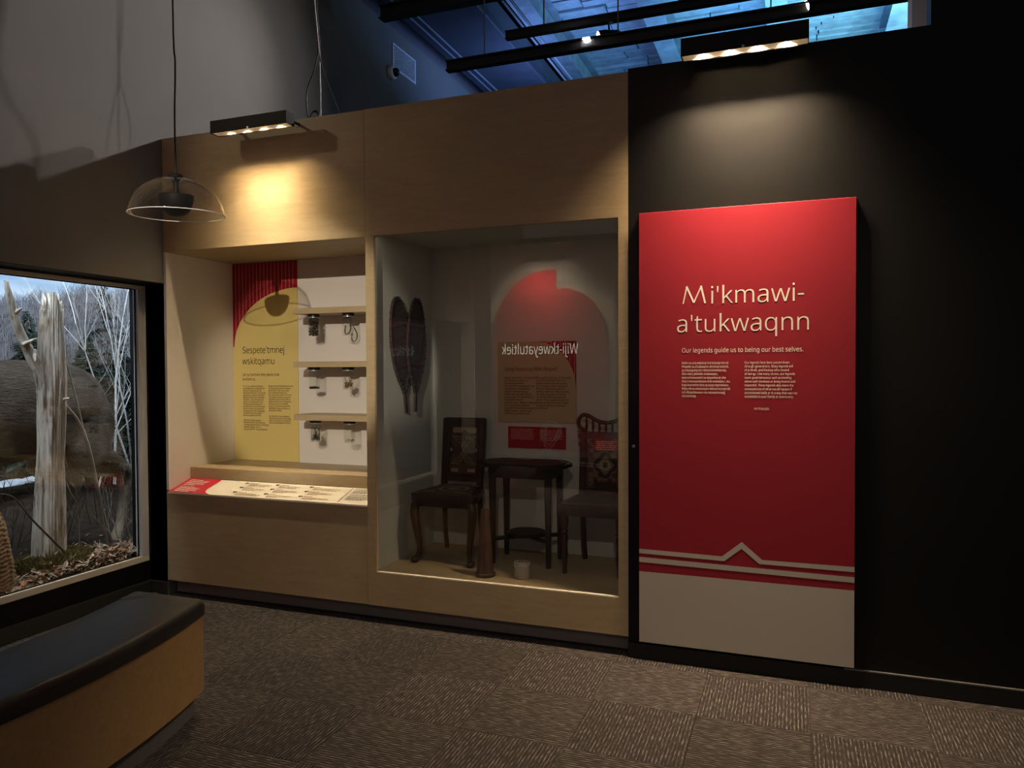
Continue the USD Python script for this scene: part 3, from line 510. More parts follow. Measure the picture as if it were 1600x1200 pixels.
# ---- table
tb = thing('parlour_table', 'ebonised table with a quillwork top and a round lower shelf between the chairs', 'table', (2.32, .55, DZ))
top = Polygon([(2.02, .50), (2.10, .385), (2.50, .385), (2.600, .46), (2.610, .60), (2.53, .72), (2.12, .72), (2.03, .63)]).buffer(-.03).buffer(.03)
part(tb, 'tabletop', plan(top, .893, .020), 'ebonised'); part(tb, 'quillwork_top', plan(top.buffer(-.03), .9132, .006), 'quill_brown', label='dark quillwork inlay of the tabletop')
part(tb, 'quill_motif', join([plan(f, .9195, .0008) for f in (Polygon([(2.30, .41), (2.57, .46), (2.57, .58), (2.33, .50)]), Polygon([(2.12, .62), (2.30, .55), (2.45, .64), (2.25, .69)]), Polygon([(2.07, .50), (2.18, .43), (2.24, .50), (2.12, .56)]))]), 'quill_maroon')
part(tb, 'apron', join([bx(2.13, 2.52, .418, .436, .828, .893), bx(2.13, 2.52, .672, .69, .828, .893), bx(2.13, 2.148, .418, .69, .828, .893), bx(2.502, 2.52, .418, .69, .828, .893)]), 'ebonised')
for px, py in ((2.146, .434), (2.146, .674), (2.504, .434), (2.504, .674)):
    part(tb, 'leg', remap(bx(px - .020, px + .020, py - .020, py + .020, DZ, .893, .004), lambda v, px=px, py=py: np.column_stack([px + (v[:, 0] - px) * np.interp(v[:, 2], [DZ, .5, .9], [.62, 1, 1]), py + (v[:, 1] - py) * np.interp(v[:, 2], [DZ, .5, .9], [.62, 1, 1]), v[:, 2]])), 'ebonised')
part(tb, 'stretcher', tube([(2.150, .438, .45), (2.325, .554, .452), (2.500, .670, .45)], .013, 4), 'ebonised'); part(tb, 'stretcher', tube([(2.150, .670, .45), (2.325, .554, .452), (2.500, .438, .45)], .013, 4), 'ebonised')
part(tb, 'lower_shelf', lathe([(0, .462), (.112, .462), (.122, .468), (.124, .478), (.116, .484), (.108, .480), (0, .480)], 40, (2.325, .554, 0)), 'ebonised', 40); part(tb, 'shelf_inlay', lathe([(0, .481), (.100, .481), (.100, .484), (0, .484)], 36, (2.325, .554, 0)), 'quill_brown')
# ---- small things in the case
mc = thing('birchbark_horn', 'tall tapered birchbark horn standing on its wide end in the case', 'horn', (2.207, .165, DZ))
part(mc, 'cone', remap(lathe([(0, 0), (.054, 0), (.057, .006), (.050, .02), (.047, .05), (.040, .16), (.030, .30), (.022, .388), (.018, .388), (.014, .37), (0, .37)], 28, (2.207, .165, DZ)), lambda v: v), 'birchbark', 40)
part(mc, 'base_binding', lathe([(.055, .004), (.060, .008), (.060, .018), (.054, .022)], 28, (2.207, .165, DZ)), 'ash_rim', 40); part(mc, 'side_seam', tube([(2.207 + .02, .165 - .050, DZ + .01), (2.207 + .012, .165 - .035, DZ + .18), (2.207 + .008, .165 - .022, DZ + .385)], .002, 5), 'ash_rim')
bk = thing('small_basket', 'small cream woven basket with a looped rim on the case floor', 'basket', (2.422, .195, DZ))
part(bk, 'body', lathe([(0, 0), (.036, 0), (.040, .006), (.041, .04), (.042, .074), (.039, .074), (.037, .01), (0, .008)], 32, (2.422, .195, DZ)), 'basket_white', 40)
part(bk, 'weave_bands', join([tube([(2.422 + .0415 * math.cos(a), .195 + .0415 * math.sin(a), DZ + z + .0015 * math.cos(18 * a + k * 3.14)) for a in np.linspace(0, 2 * np.pi, 73)], .0019, 5, False) for k, z in enumerate(np.arange(.008, .072, .0075))]), 'basket_white', True)
part(bk, 'rim', tube([(2.422 + .043 * math.cos(a), .195 + .043 * math.sin(a), DZ + .075) for a in np.linspace(0, 2 * np.pi, 41)], .0045, 6, False), 'basket_white', True)
for k in range(14):
    a = k * 2 * np.pi / 14; c = np.array([2.422 + .044 * math.cos(a), .195 + .044 * math.sin(a), DZ + .083]); tx = np.array([-math.sin(a), math.cos(a), 0])
    part(bk, 'rim_loop', tube([c + .0085 * math.cos(t) * tx + .0085 * math.sin(t) * np.array([0, 0, 1]) for t in np.linspace(0, 2 * np.pi, 13)], .0022, 5, False), 'basket_white', True)
gl = thing('text_label', 'small red text label fixed inside the case glass before the right chair', 'label', (2.96, .022, 1.09))
part(gl, 'board', bx(2.895, 3.020, .0215, .0235, 1.062, 1.119), 'label_red'); part(gl, 'print', flat(dashes([.108, .09, .11, .105, .098], 2.904, 1.106, .0098, .004, random.Random(5)), .0208), 'ink_pink')
# snowshoes on the left lining (built in (y, z), then stood against the wall)
def snowshoe(y0, z0, tilt, x0, mirror, label):
    o = [(0, .74), (.030, .728), (.066, .69), (.098, .61), (.118, .50), (.121, .43), (.108, .33), (.074, .235), (.036, .17), (.014, .12)]
    r = spline([(a, 0, b) for a, b in o], 40)[:, [0, 2]]; outer = Polygon([tuple(p) for p in r] + [(-p[0], p[1]) for p in r[::-1][0:]]).buffer(0)
    t = thing('snowshoe', label, 'snowshoe', (x0, y0, z0))
    def put(m): return remap(m, lambda v: np.column_stack([x0 + v[:, 1] * -1, y0 + v[:, 0] * math.cos(tilt) + v[:, 2] * math.sin(tilt), z0 - v[:, 0] * math.sin(tilt) + v[:, 2] * math.cos(tilt)]))
    def fixd(m):
        m = put(m); 
        if m.volume < 0: m.invert()
        return m
    rim = outer.difference(outer.buffer(-.013)); part(t, 'rim', fixd(plate(rim, 0, .016)), 'ash_rim'); part(t, 'webbing', fixd(plate(outer.buffer(-.010), -.006, .003)), 'rawhide')
    part(t, 'tail', fixd(join([tube([(-.008, -.008, .15), (-.007, -.008, .07), (-.006, -.008, 0)], .0085, 8), tube([(.008, -.008, .15), (.007, -.008, .07), (.006, -.008, 0)], .0085, 8)])), 'ash_rim', 40)
    for zz, w in ((.56, .100), (.30, .090)): part(t, 'crossbar', fixd(bx(-w, w, -.014, -.004, zz - .009, zz + .009, .002)), 'ash_rim')
    ln = [LineString([(-.12, z), (.12, z + s * .14)]) for z in np.arange(.10, .74, .018) for s in (-1, 1)]
    part(t, 'lacing', fixd(plate(unary_union([l.buffer(.0011) for l in ln]).intersection(outer.buffer(-.008)), -.009, .0015)), 'rawhide', kind='stuff')
    wr_ = []
    for k in range(3, 38, 2):
        for s in (-1, 1):
            p = r[k]; q = r[min(k + 1, 39)] - r[k - 1]; n = np.array([q[1], -q[0]]) / (np.linalg.norm(q) + 1e-9)
            c = LineString([(s * (p[0] - n[0] * .002), p[1] - n[1] * .002), (s * (p[0] + n[0] * .016), p[1] + n[1] * .016)]) if n[0] * p[0] < 0 else LineString([(s * (p[0] + n[0] * .002), p[1] + n[1] * .002), (s * (p[0] - n[0] * .016), p[1] - n[1] * .016)])
            wr_.append(c.buffer(.0035))
    part(t, 'rim_lashing', fixd(plate(unary_union(wr_), -.001, .0175)), 'rawhide', kind='stuff')
snowshoe(.425, 1.215, -.165, 1.552, False, 'left snowshoe of the dark pair on the case wall, partly covered')
snowshoe(.500, 1.215, .045, 1.575, True, 'right snowshoe of the dark pair on the case wall, hung in front')

# ================================================================== TALL RED PANEL
rp = thing('exhibit_panel', 'tall red title panel with a white mountain line and pale foot', 'panel', (3.64, 0, 1.2))
A, B, ZB_, ZT = 3.140, 4.142, .0955, 2.276; yf = -.030
part(rp, 'board', bx(A, B, yf, -.0005, ZB_, ZT, .001), 'panel_red'); part(rp, 'edge_band', join([bx(A - .0012, A, yf + .002, -.0006, ZB_, ZT), bx(B, B + .0012, yf + .002, -.0006, ZB_, ZT)]), 'deep_red')
part(rp, 'pale_foot', flat(sbox(A, ZB_, B, .458), yf - .0006), 'stone_white')
ln1 = Polygon([(A, .573), (3.548, .568), (3.641, .646), (3.736, .566), (B, .568), (B, .544), (3.722, .545), (3.640, .612), (3.560, .545), (A, .550)]).buffer(-.004).buffer(.004).union(sbox(A, .550, A + .01, .573)).union(sbox(B - .01, .545, B, .568))
part(rp, 'mountain_line', flat(ln1, yf - .0007), 'stone_white'); part(rp, 'ground_line', flat(Polygon([(A, .531), (B, .520), (B, .494), (A, .505)]), yf - .0007), 'stone_white')
Mx, Mz, Mc = 3.354, 1.812, .086; st = .0085
Mg = unary_union([LineString(l).buffer(st / 2 * w, cap_style=2) for l, w in (([(Mx + .006, Mz), (Mx + .024, Mz + Mc)], .8), ([(Mx + .022, Mz + Mc), (Mx + .058, Mz + .004)], 1.15), ([(Mx + .058, Mz + .004), (Mx + .094, Mz + Mc)], .8), ([(Mx + .092, Mz + Mc), (Mx + .112, Mz)], 1.15))])
part(rp, 'title_lettering', flat(unary_union([Mg, words("i'kmawi-", 3.486, 1.809, .084, .438, 330, .6), words("a'tukwaqnn", 3.324, 1.672, .084, .626, 330, .6)]), yf - .0008), 'print_cream')
part(rp, 'subtitle', flat(words("Our legends guide us to being our best selves.", 3.353, 1.570, .0225, .566, 500, .9), yf - .0008), 'print_cream')
E1 = ["Kiskk na sa'q wejita'ql nta'tukwaqnminal.", "Pikwelkl na a'tukwaqnn aknimaji waisisk,", "aq Kluskapeiq ta'n mesta-kisitekepnaq.", "Sike nike'j pikwelkl a'tukwaqnn,", "kekinu'tmuinamitl na wlqamiksuti sike", "nike'j menaqa tleiwan ktiki wskwijinu', mu", "ksipukua'teken katu aunaqa kepmeiwan.", "Wijey elt na a'tukwaqnn kekina'muinamikl", "ta'n tlitpia'titesnen mu tetpaqeiwaqajj", "nikmanenaq."]
E2 = ["Our legends have been passed down", "through generations. Many legends tell", "of animals, and Kluskap who created", "all beings. Like many stories, our legends", "teach good behaviour such as treating", "others with kindness or being honest and", "respectful. These legends also share the", "consequences of what would happen if", "you behaved badly or in a way that was not", "acceptable to your family or community."]
part(rp, 'body_print', flat(([block(E1, 3.353, 1.513, .0182, .0119, 450, .70, 1.4), block(E2, 3.652, 1.513, .0182, .0119, 450, .70, 1.4), words("en français", 3.697, 1.291, .0125, .068, 450, 1.2)]), yf - .0008), 'print_cream', kind='stuff')
solo('wall_lock', join([lathe([(0, 0), (.0075, 0), (.0085, .002), (.0085, .006), (.003, .007), (.003, .004), (0, .004)], 20)]).apply_transform(trimesh.transformations.rotation_matrix(math.pi / 2, [1, 0, 0])).apply_translation((3.106, 0, 1.093)), 'steel', 'tiny round steel lock in the black strip left of the red panel', 'lock', 40)

# ================================================================== WALL LIGHT BOXES
def light_box(x0, x1, y0, y1, z0, z1, label, lamp, wall=0.0):
    t = thing('light_box', label, 'light fixture', ((x0 + x1) / 2, y1, z0)); k = .003; s_ = 1 if wall >= y1 else -1; ye = y1 if s_ > 0 else y0
    part(t, 'housing', join([bx(x0, x1, y0, y1, z1 - k, z1), bx(x0, x1, y0, y0 + k, z0, z1 - k), bx(x0, x1, y1 - k, y1, z0, z1 - k), bx(x0, x0 + k, y0 + k, y1 - k, z0, z1 - k), bx(x1 - k, x1, y0 + k, y1 - k, z0, z1 - k)]), 'satin_black')
    part(t, 'glow_strip', bx(x0 + k, x1 - k, y0 + k, y1 - k, z1 - 2 * k, z1 - k), 'reflector_glow', label='inner reflector plate given its own soft glow'); part(t, 'reflector', join([bx(x0 + k, x1 - k, a, a + .001, z0 + .004, z1 - 2 * k) for a in (y0 + k, y1 - k - .001)] + [bx(a, a + .001, y0 + k, y1 - k, z0 + .004, z1 - 2 * k) for a in (x0 + k, x1 - k - .001)]), 'reflector_white')  # top plate glows by itself in place of lamplight on the reflector
    ym = (y0 + y1) / 2
    for f in (.17, .39, .61, .83):
        c = (x0 + f * (x1 - x0), ym, z1 - .006)
        b = part(t, 'lamp', lathe([(0, 0), (.019, 0), (.019, -.036), (.0165, -.036), (.0165, -.010), (0, -.010)], 20, c), 'black_metal', 40); part(b, 'lamp_face', lathe([(0, -.0118), (.0155, -.0118), (.0155, -.0108), (0, -.0108)], 20, c), lamp)
    for f in (.12, .88):
        xx = x0 + f * (x1 - x0); part(t, 'bracket', join([bx(xx - .012, xx + .012, ye, wall - s_ * .0002, z1 - .016, z1 - .012), bx(xx - .012, xx + .012, wall - s_ * .004, wall - s_ * .0002, z1 - .030, z1 - .006)]), 'black_metal')
    part(t, 'clip', bx((x0 + x1) / 2 - .006, (x0 + x1) / 2 + .006, y0 - .0012 if s_ > 0 else y1, y0 if s_ > 0 else y1 + .0012, z0, z0 + .012), 'steel', label='small bright spring clip')
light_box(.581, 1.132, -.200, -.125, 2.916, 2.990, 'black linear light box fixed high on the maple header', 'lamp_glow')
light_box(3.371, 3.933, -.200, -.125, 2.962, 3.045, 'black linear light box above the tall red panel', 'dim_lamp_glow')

# ================================================================== PENDANT AND CABLES
pc = np.array([1.016, -.917, 0.0]); pz = 2.262
pd = thing('pendant_lamp', 'clear glass dome pendant with a black inner bowl hanging on a black cord', 'pendant lamp', (pc[0], pc[1], pz))
tilt = lambda m: rot(m, math.radians(2.2), [.94, .34, 0], (pc[0], pc[1], pz + .18))
o = [(.2245, 0), (.2235, .012), (.214, .050), (.190, .098), (.152, .136), (.105, .162), (.060, .176), (.030, .180)]
part(pd, 'glass_dome', tilt(lathe(o + [(r - .004, z - (.003 if z > 0 else 0)) for r, z in o[::-1]], 72, (pc[0], pc[1], pz))), 'dome_glass', 50)
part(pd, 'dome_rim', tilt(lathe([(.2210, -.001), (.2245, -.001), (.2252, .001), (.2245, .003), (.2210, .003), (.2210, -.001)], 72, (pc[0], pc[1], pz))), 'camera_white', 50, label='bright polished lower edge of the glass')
part(pd, 'lamp_bowl', tilt(lathe([(0, -.008), (.030, -.004), (.055, .012), (.072, .038), (.080, .066), (.082, .092), (.079, .096), (.072, .096), (.070, .088), (0, .088)], 40, (pc[0], pc[1], pz))), 'satin_black', 40)
part(pd, 'stem', tilt(lathe([(0, .088), (.012, .088), (.012, .14), (.015, .166), (.022, .178), (.034, .183), (.036, .190), (.030, .197), (0, .198)], 28, (pc[0], pc[1], pz))), 'satin_black', 40)
part(pd, 'cord', tube(spline([(pc[0], pc[1], pz + .195), (pc[0] - .002, pc[1], 2.75), (pc[0] + .004, pc[1] + .002, 3.0), (pc[0] - .004, pc[1], 3.35), (pc[0], pc[1], 5.55)], 24), .0042, 8), 'cable_black', True)
def cable(pts, r, m, label): return solo('hanging_cable', tube(spline(pts, 60), r, 6), m, label, 'cable', True, group=None)
Yc = .30
cable([(.955, Yc, 5.4), (.962, Yc, 4.2), (1.005, Yc, 3.62), (.985, Yc, 3.45), (.915, Yc, 3.28), (.935, Yc, 3.08), (.98, Yc + .01, 2.95)], .0042, 'cable_black', 'black cable bulging left where the hanging bundle splits')
cable([(.965, Yc + .02, 5.4), (.975, Yc + .02, 4.1), (1.01, Yc + .01, 3.62), (1.03, Yc, 3.45), (1.12, Yc, 3.22), (1.22, Yc + .02, 2.98), (1.25, Yc + .03, 2.9)], .0038, 'cable_black', 'black cable slanting right from the hanging bundle behind the wall')
cable([(.975, Yc - .02, 5.4), (.985, Yc - .02, 4.1), (1.012, Yc, 3.55), (1.02, Yc, 3.3), (1.022, Yc, 2.9)], .0045, 'cable_white', 'pale grey cable hanging straight in the middle of the bundle')
solo('cable_coil', join([tube([(.972 + .036 * math.cos(a + k), Yc + .004 * k, 3.10 + .055 * math.sin(a + k) + .006 * k) for a in np.linspace(0, 2 * np.pi, 30)], .0036, 6, False) for k in range(3)]), 'cable_black', 'small loop of coiled black cable above the maple header', 'cable')

# ================================================================== BENCH
def bench():
    fx = lambda y: 1.640 - (y + 2.25) ** 2 / 5.76
    bxk = lambda y: 1.235 - (y + 2.25) ** 2 / 6.4
    ys = np.linspace(-3.245, -1.255, 60); P = Polygon([(fx(y), y) for y in ys] + [(bxk(y), y) for y in ys[::-1]])
    t = thing('bench', 'curved bench with a black vinyl cushion on a curved timber base', 'bench', (1.42, -2.25, 0))
    base = P.buffer(-.012).buffer(.012)
    part(t, 'base', plan(base, .098, .332), 'bench_veneer', 40); part(t, 'toe_kick', plan(base.buffer(-.035), 0, .098), 'kick_grey', 40)
    c = P.buffer(.012).buffer(-.04).buffer(.04); ring = np.array(c.exterior.coords)[:-1]
    L_ = c.exterior.length; q = np.array([c.exterior.interpolate(s).coords[0] for s in np.linspace(0, L_, 240, endpoint=False)])
    tan = np.roll(q, -1, 0) - np.roll(q, 1, 0); tan /= np.linalg.norm(tan, axis=1, keepdims=True); nrm = np.stack([tan[:, 1], -tan[:, 0]], 1)
    if Polygon(q).buffer(.001).contains(Point(*(q[0] + nrm[0] * .01))) : nrm = -nrm
    V, F, n = [], [], len(q); prof = [(-.010, .431), (-.002, .434), (0, .446)] + [(-.032 * (1 - math.cos(a)), .464 + .036 * math.sin(a)) for a in np.linspace(.1, np.pi / 2, 8)] + [(-.08, .503), (-.14, .505)]
    for d, z in prof: V.append(np.column_stack([q + nrm * d, np.full(n, z)]))
    k = np.arange(n)
    for i in range(len(prof) - 1):
        a0, b0 = i * n + k, i * n + (k + 1) % n; F += [np.stack([a0, b0, b0 + n], 1), np.stack([a0, b0 + n, a0 + n], 1)]
    m = trimesh.Trimesh(np.vstack(V), np.vstack(F), process=False)
    capv, capf = trimesh.creation.triangulate_polygon(Polygon(q + nrm * prof[-1][0]), engine='earcut'); cap = trimesh.Trimesh(np.column_stack([capv, np.full(len(capv), .505)]), capf, process=False)
    if cap.face_normals[0][2] < 0: cap.invert()
    if m.face_normals[len(m.faces) // 2][:2] @ nrm[0] < 0 and False: m.invert()
    j = join([m, cap]); 
    mid = m.triangles_center[n // 2 + 3 * n]; 
    if m.face_normals[3 * n * 2][:2] @ nrm[0] < 0: m.invert(); j = join([m, cap])
    part(t, 'cushion', trimesh.Trimesh(j.vertices, j.faces, process=True), 'vinyl_black', 50)
bench()

# ================================================================== UPPER GALLERY BEHIND THE WALL
ce = thing('ceiling', 'blue-lit open ceiling of painted boards between deep steel joists', None, kind='structure')
JX = [-.05, 1.20, 2.45, 3.70, 4.95, 6.20, 7.45]; JZ = 5.30
for x in JX:
    part(ce, 'joist', join([bx(x - .016, x + .016, 1.2, 12, JZ, 5.62), bx(x - .11, x + .11, 1.2, 12, JZ - .02, JZ), bx(x - .11, x + .11, 1.2, 12, 5.60, 5.62)]), 'beam_paint')
for b in range(1, 5):
    x0, x1 = JX[b] + .02, JX[b + 1] - .02
    for k in range(32):
        y = 3.8 + k * .135; xm = x0 + (x1 - x0) * rng.uniform(.25, .75)
        for xa, xb in ((x0, xm - .006), (xm + .006, x1)):
            dz, sl = rng.uniform(-.022, .012), rng.uniform(-.012, .012)
            part(ce, 'ceiling_board', remap(bx(xa, xb, y + .008, y + .127, 5.62, 5.66, .004), lambda v: v + np.column_stack([0 * v[:, 0], 0 * v[:, 0], np.where(v[:, 2] < 5.64, dz + sl * (v[:, 0] - xa), 0)])), 'deck_paint')
part(ce, 'deck_sheet', bx(-.1, 9, 1.2, 12, 5.665, 5.70), 'black_matt'); part(ce, 'end_wall', bx(-.1, 9, 11.0, 11.1, 0, 5.7), 'duct_navy')
solo('air_duct', bx(.20, 1.02, 2.4, 11.0, 4.98, 5.26, .01), 'duct_navy', 'large dark rectangular air duct running back along the grey wall', 'duct')
def rail_bar(x0, x1, y, z, w, h, label):
    t = thing('lighting_rail', label, 'rail', (x0, y, z)); part(t, 'rail', join([bx(x0, x1, y - w / 2, y + w / 2, z, z + .012), bx(x0, x1, y - .012, y + .012, z + .012, z + h - .012), bx(x0, x1, y - w / 2, y + w / 2, z + h - .012, z + h)]), 'rail_dark')
    for x in np.arange(x0 + .35, min(x1, 6.5), 1.15): part(t, 'hanger_rod', tube([(x, y, z + h - .01), (x, y, 5.3)], .006, 6), 'pipe_grey')
rail_bar(1.06, 7.5, 2.12, 4.06, .07, .09, 'dark lighting rail nearest the top of the maple wall, lowest of three')
rail_bar(.40, 7.5, 2.14, 4.62, .10, .12, 'thick dark lighting rail starting at the grey wall, highest of three')
rail_bar(1.50, 7.5, 2.40, 4.38, .06, .07, 'thin dark lighting rail carrying the two lit spotlights')
for i, (xx, lab) in enumerate(((.30, 'thin pale conduit pipe running back beside the grey wall'), (.38, 'second thin conduit pipe beside the grey wall, just right of its twin'), (1.28, 'thin pale conduit pipe running back under the joists, left of the ceiling boards'), (1.36, 'second conduit under the joists, just right of its neighbour'))):
    solo('conduit_pipe', tube([(xx, 2.3, 4.98), (xx, 11, 4.98)], .014, 8), 'pipe_grey', lab, 'pipe', True)
def track_spot(p, label):
    p = np.array(p); d = np.array([-.83, -.5, -.20]); d /= np.linalg.norm(d); t = thing('track_spotlight', label, 'spotlight', p)
    R_ = trimesh.geometry.align_vectors([0, 0, 1], d)
    def ori(m): m = m.copy(); m.apply_transform(R_); m.apply_translation(p); return m
    part(t, 'lamp_body', ori(lathe([(0, -.10), (.030, -.10), (.040, -.085), (.045, -.02), (.052, .02), (.052, .085), (.048, .085), (.046, .03), (0, .028)], 28)), 'black_metal', 40)
    part(t, 'lens', ori(lathe([(0, .090), (.030, .088), (.047, .080), (.046, .076), (0, .076)], 28)), 'spot_glow', label='glowing warm lens')
    part(t, 'yoke', join([tube([p + [0, 0, .02], p + [0, .05, .05], p + [0, .02, .12]], .008, 6), tube([p + [0, .02, .12], (p[0], 2.40, 4.39)], .012, 8)]), 'black_metal')
track_spot((2.46, 2.20, 4.18), 'lit track spotlight over the right edge of the maple wall'); track_spot((4.02, 2.17, 4.14), 'lit track spotlight above the right-hand light box, at the picture top')
vt = thing('wall_vent', 'white louvred vent grille high on the grey wall', 'vent', (0, 3.29, 4.72))
part(vt, 'frame', join([bx(0, .012, 3.04, 3.54, 4.590, 4.606), bx(0, .012, 3.04, 3.54, 4.832, 4.848), bx(0, .012, 3.04, 3.056, 4.606, 4.832), bx(0, .012, 3.524, 3.54, 4.606, 4.832)]), 'vent_white'); part(vt, 'recess', bx(.0002, .002, 3.056, 3.524, 4.606, 4.832), 'black_matt')
for k in range(14): z = 4.612 + k * .0157; part(vt, 'louvre', remap(bx(.002, .011, 3.056, 3.524, z, z + .0075), lambda v: np.column_stack([v[:, 0], v[:, 1], v[:, 2] - (v[:, 0] - .002) * .5])), 'vent_white')
sc = thing('security_camera', 'small white dome security camera beside the vent on the grey wall', 'security camera', (0, 3.02, 4.53))
part(sc, 'housing', rot(lathe([(0, 0), (.066, 0), (.070, .008), (.070, .035), (.062, .050), (.048, .056), (0, .056)], 32), math.pi / 2, [0, 1, 0], [0, 0, 0]).apply_translation((0, 3.00, 4.52)), 'camera_white', 40)
part(sc, 'dome', rot(lathe([(.045, .054), (.042, .076), (.030, .094), (.012, .102), (0, .103)], 28), math.pi / 2, [0, 1, 0], [0, 0, 0]).apply_translation((0, 3.00, 4.52)), 'lens_glass', True)

# ================================================================== FACING WALL (seen mirrored in the case glass)
OY = -5.0
of = thing('wall_front', 'dark facing wall behind the visitor, seen mirrored in the case glass', None, kind='structure')
part(of, 'wall_panel', bx(-.14, 2.2, OY - .15, OY, 0, 3.1), 'black_paint')
op = thing('exhibit_panel', 'arched red panel mirrored in the case glass, with a white ribbon line', 'panel', (1.04, OY, 1.5))
glow('backlit_letter', (1.0, .93, .74), 2.6); plain('facing_red', (0.32, .020, .024), .5); plain('facing_white', (.75, .72, .66), .5)
def face(m): return remap(m, lambda v: np.column_stack([2 * 1.04 - v[:, 0], 2 * OY - v[:, 1], v[:, 2]]))   # turned to face the case
fx_ = lambda s: affinity.scale(s, -1, 1, origin=(1.04, 0))
back = sbox(.28, .40, 1.95, 3.08)
part(op, 'striped_board', face(plate(fx_(back), OY - .0005, .012)), 'facing_white'); part(op, 'stripe', face(flat(unary_union([fx_(sbox(x, 2.3, x + .02, 3.08)) for x in np.arange(1.24, 1.94, .14)]), OY - .0135)), 'frame_grey', kind='stuff')
arch = Polygon([(.30, .95), (.30, 1.75)] + [tuple(p) for p in spline([(.30, 1.75), (.36, 2.15), (.55, 2.48), (.80, 2.65), (.98, 2.70)], 14)] + [(1.145, 2.70), (1.145, 2.457), (1.30, 2.465)] + [tuple(p) for p in spline([(1.30, 2.465), (1.55, 2.36), (1.72, 2.13), (1.79, 1.85)], 12)] + [(1.79, .95)] + [tuple(p) for p in spline([(1.79, .95), (1.74, .65), (1.55, .47)], 8)] + [(.54, .47)] + [tuple(p) for p in spline([(.54, .47), (.36, .64), (.30, .95)], 8)]).buffer(0)
part(op, 'red_arch', face(plate(fx_(arch), OY - .0135, .012)), 'facing_red')
# lettering reads correctly when faced directly
part(op, 'title_lettering', face(flat(words("Wiji-tkweyatultiek", 1.04 * 2 - 1.43, 1.665, .125, 1.0, 420, .7), OY - .0262)), 'backlit_letter')
rib = [(.44, .44), (.70, .37), (.93, .42), (1.10, .56), (1.19, .72), (1.13, .80), (1.03, .80), (.97, .70), (1.02, .54), (1.14, .40), (1.35, .33), (1.80, .30)]
part(op, 'ribbon_line', face(flat(fx_(unary_union([LineString(spline(rib, 90)).buffer(.024), ]).difference(LineString(spline(rib, 90)).buffer(.010))), OY - .0264)), 'facing_white')
part(op, 'beads', face(flat(unary_union([fx_(Point(1.0 + .004 * k, .53 + .045 * k).buffer(.014)) for k in range(6)]), OY - .027)), 'facing_white', kind='stuff')
glow('facing_lamp_glow', (1.0, .82, .58), 20000.0)
light_box(.68, 1.32, OY + .145, OY + .220, 2.99, 3.065, 'black linear light box mirrored in the case glass above the arched panel', 'facing_lamp_glow', OY + .0135)
solo('pale_panel', bx(-.135, .05, OY + .0005, OY + .02, .4, 2.62), 'facing_white', 'pale lit strip at the end of the facing wall, mirrored in the glass', 'panel')

# ================================================================== DIORAMA
def gz(x, y):
    x, y = np.asarray(x, float), np.asarray(y, float)
    h = .205 + .05 * np.clip((x + .9) / .7, 0, 1) + .05 * (fbm(np.stack([x * 2.2, y * 2.2, 0 * x], -1), 4, 3) - .5)
    h = h + .10 * np.exp(-(((x + .50) / .20) ** 2 + ((y + .44) / .22) ** 2)) + .045 * np.exp(-(((x + .36) / .16) ** 2 + ((y + .12) / .22) ** 2))
    h = np.where(x > -.34, np.minimum(h, .245 + .02 * fbm(np.stack([x * 9, y * 9, 0 * x], -1), 2, 5) + .10 * np.clip((-.2 - x) / .14, 0, 1)), h)
    return h + .30 * np.clip((-1.9 - x) / .9, 0, 1) ** 1.3
def gzs(x, y): return float(gz(np.array([x]), np.array([y]))[0])
mat('mural_sky', {'g': ('geometry', {}), 'm': ('mapping', {'scale': (.55, .55, 3.2)}), 'n': ('noise_texture', {'scale': 1.6, 'detail': 6.0, 'roughness': .55}), 'r': ('rgb_ramp', {'ramp': [(.30, (.20, .31, .46)), (.52, (.36, .47, .60)), (.72, (.55, .62, .70))]}), 'p': ('principled_bsdf', {'roughness': .8, 'specular_ior_level': .1})},
    [('g.position', 'm.vector'), ('m.vector', 'n.vector'), ('n.fac', 'r.fac'), ('r.color', 'p.base_color')])
plain('forest_slope', (.115, .125, .14), .9, spec=.1, vary=.6, vscale=7, bump=.5, bscale=30); plain('bare_twig', (.24, .24, .265), .9, spec=.1, vary=.3); plain('brush_twig', (.075, .063, .055), .9, spec=.1, vary=.3)
plain('birch_bark', (.44, .45, .46), .8, spec=.1, vary=.25, vscale=25); plain('spruce_needles', (.030, .046, .040), .9, spec=.1, vary=.4, vscale=20); plain('snow', (.34, .39, .46), .7); plain('forest_soil', (.024, .019, .015), .95, spec=.1, vary=.5, vscale=14, bump=.6, bscale=60)
plain('pale_twig', (.30, .27, .235), .8, spec=.1, vary=.25)
for i, c in enumerate(((.21, .135, .08), (.30, .22, .15), (.13, .085, .055), (.40, .33, .25), (.32, .15, .08))): plain(f'dead_leaf_{"abcde"[i]}', c, .75, spec=.2, vary=.35, vscale=40)
plain('moss', (.10, .085, .03), .95, spec=.1, vary=.4, vscale=40); plain('stump_bark', (.20, .125, .065), .8, spec=.2, vary=.35, vscale=30)
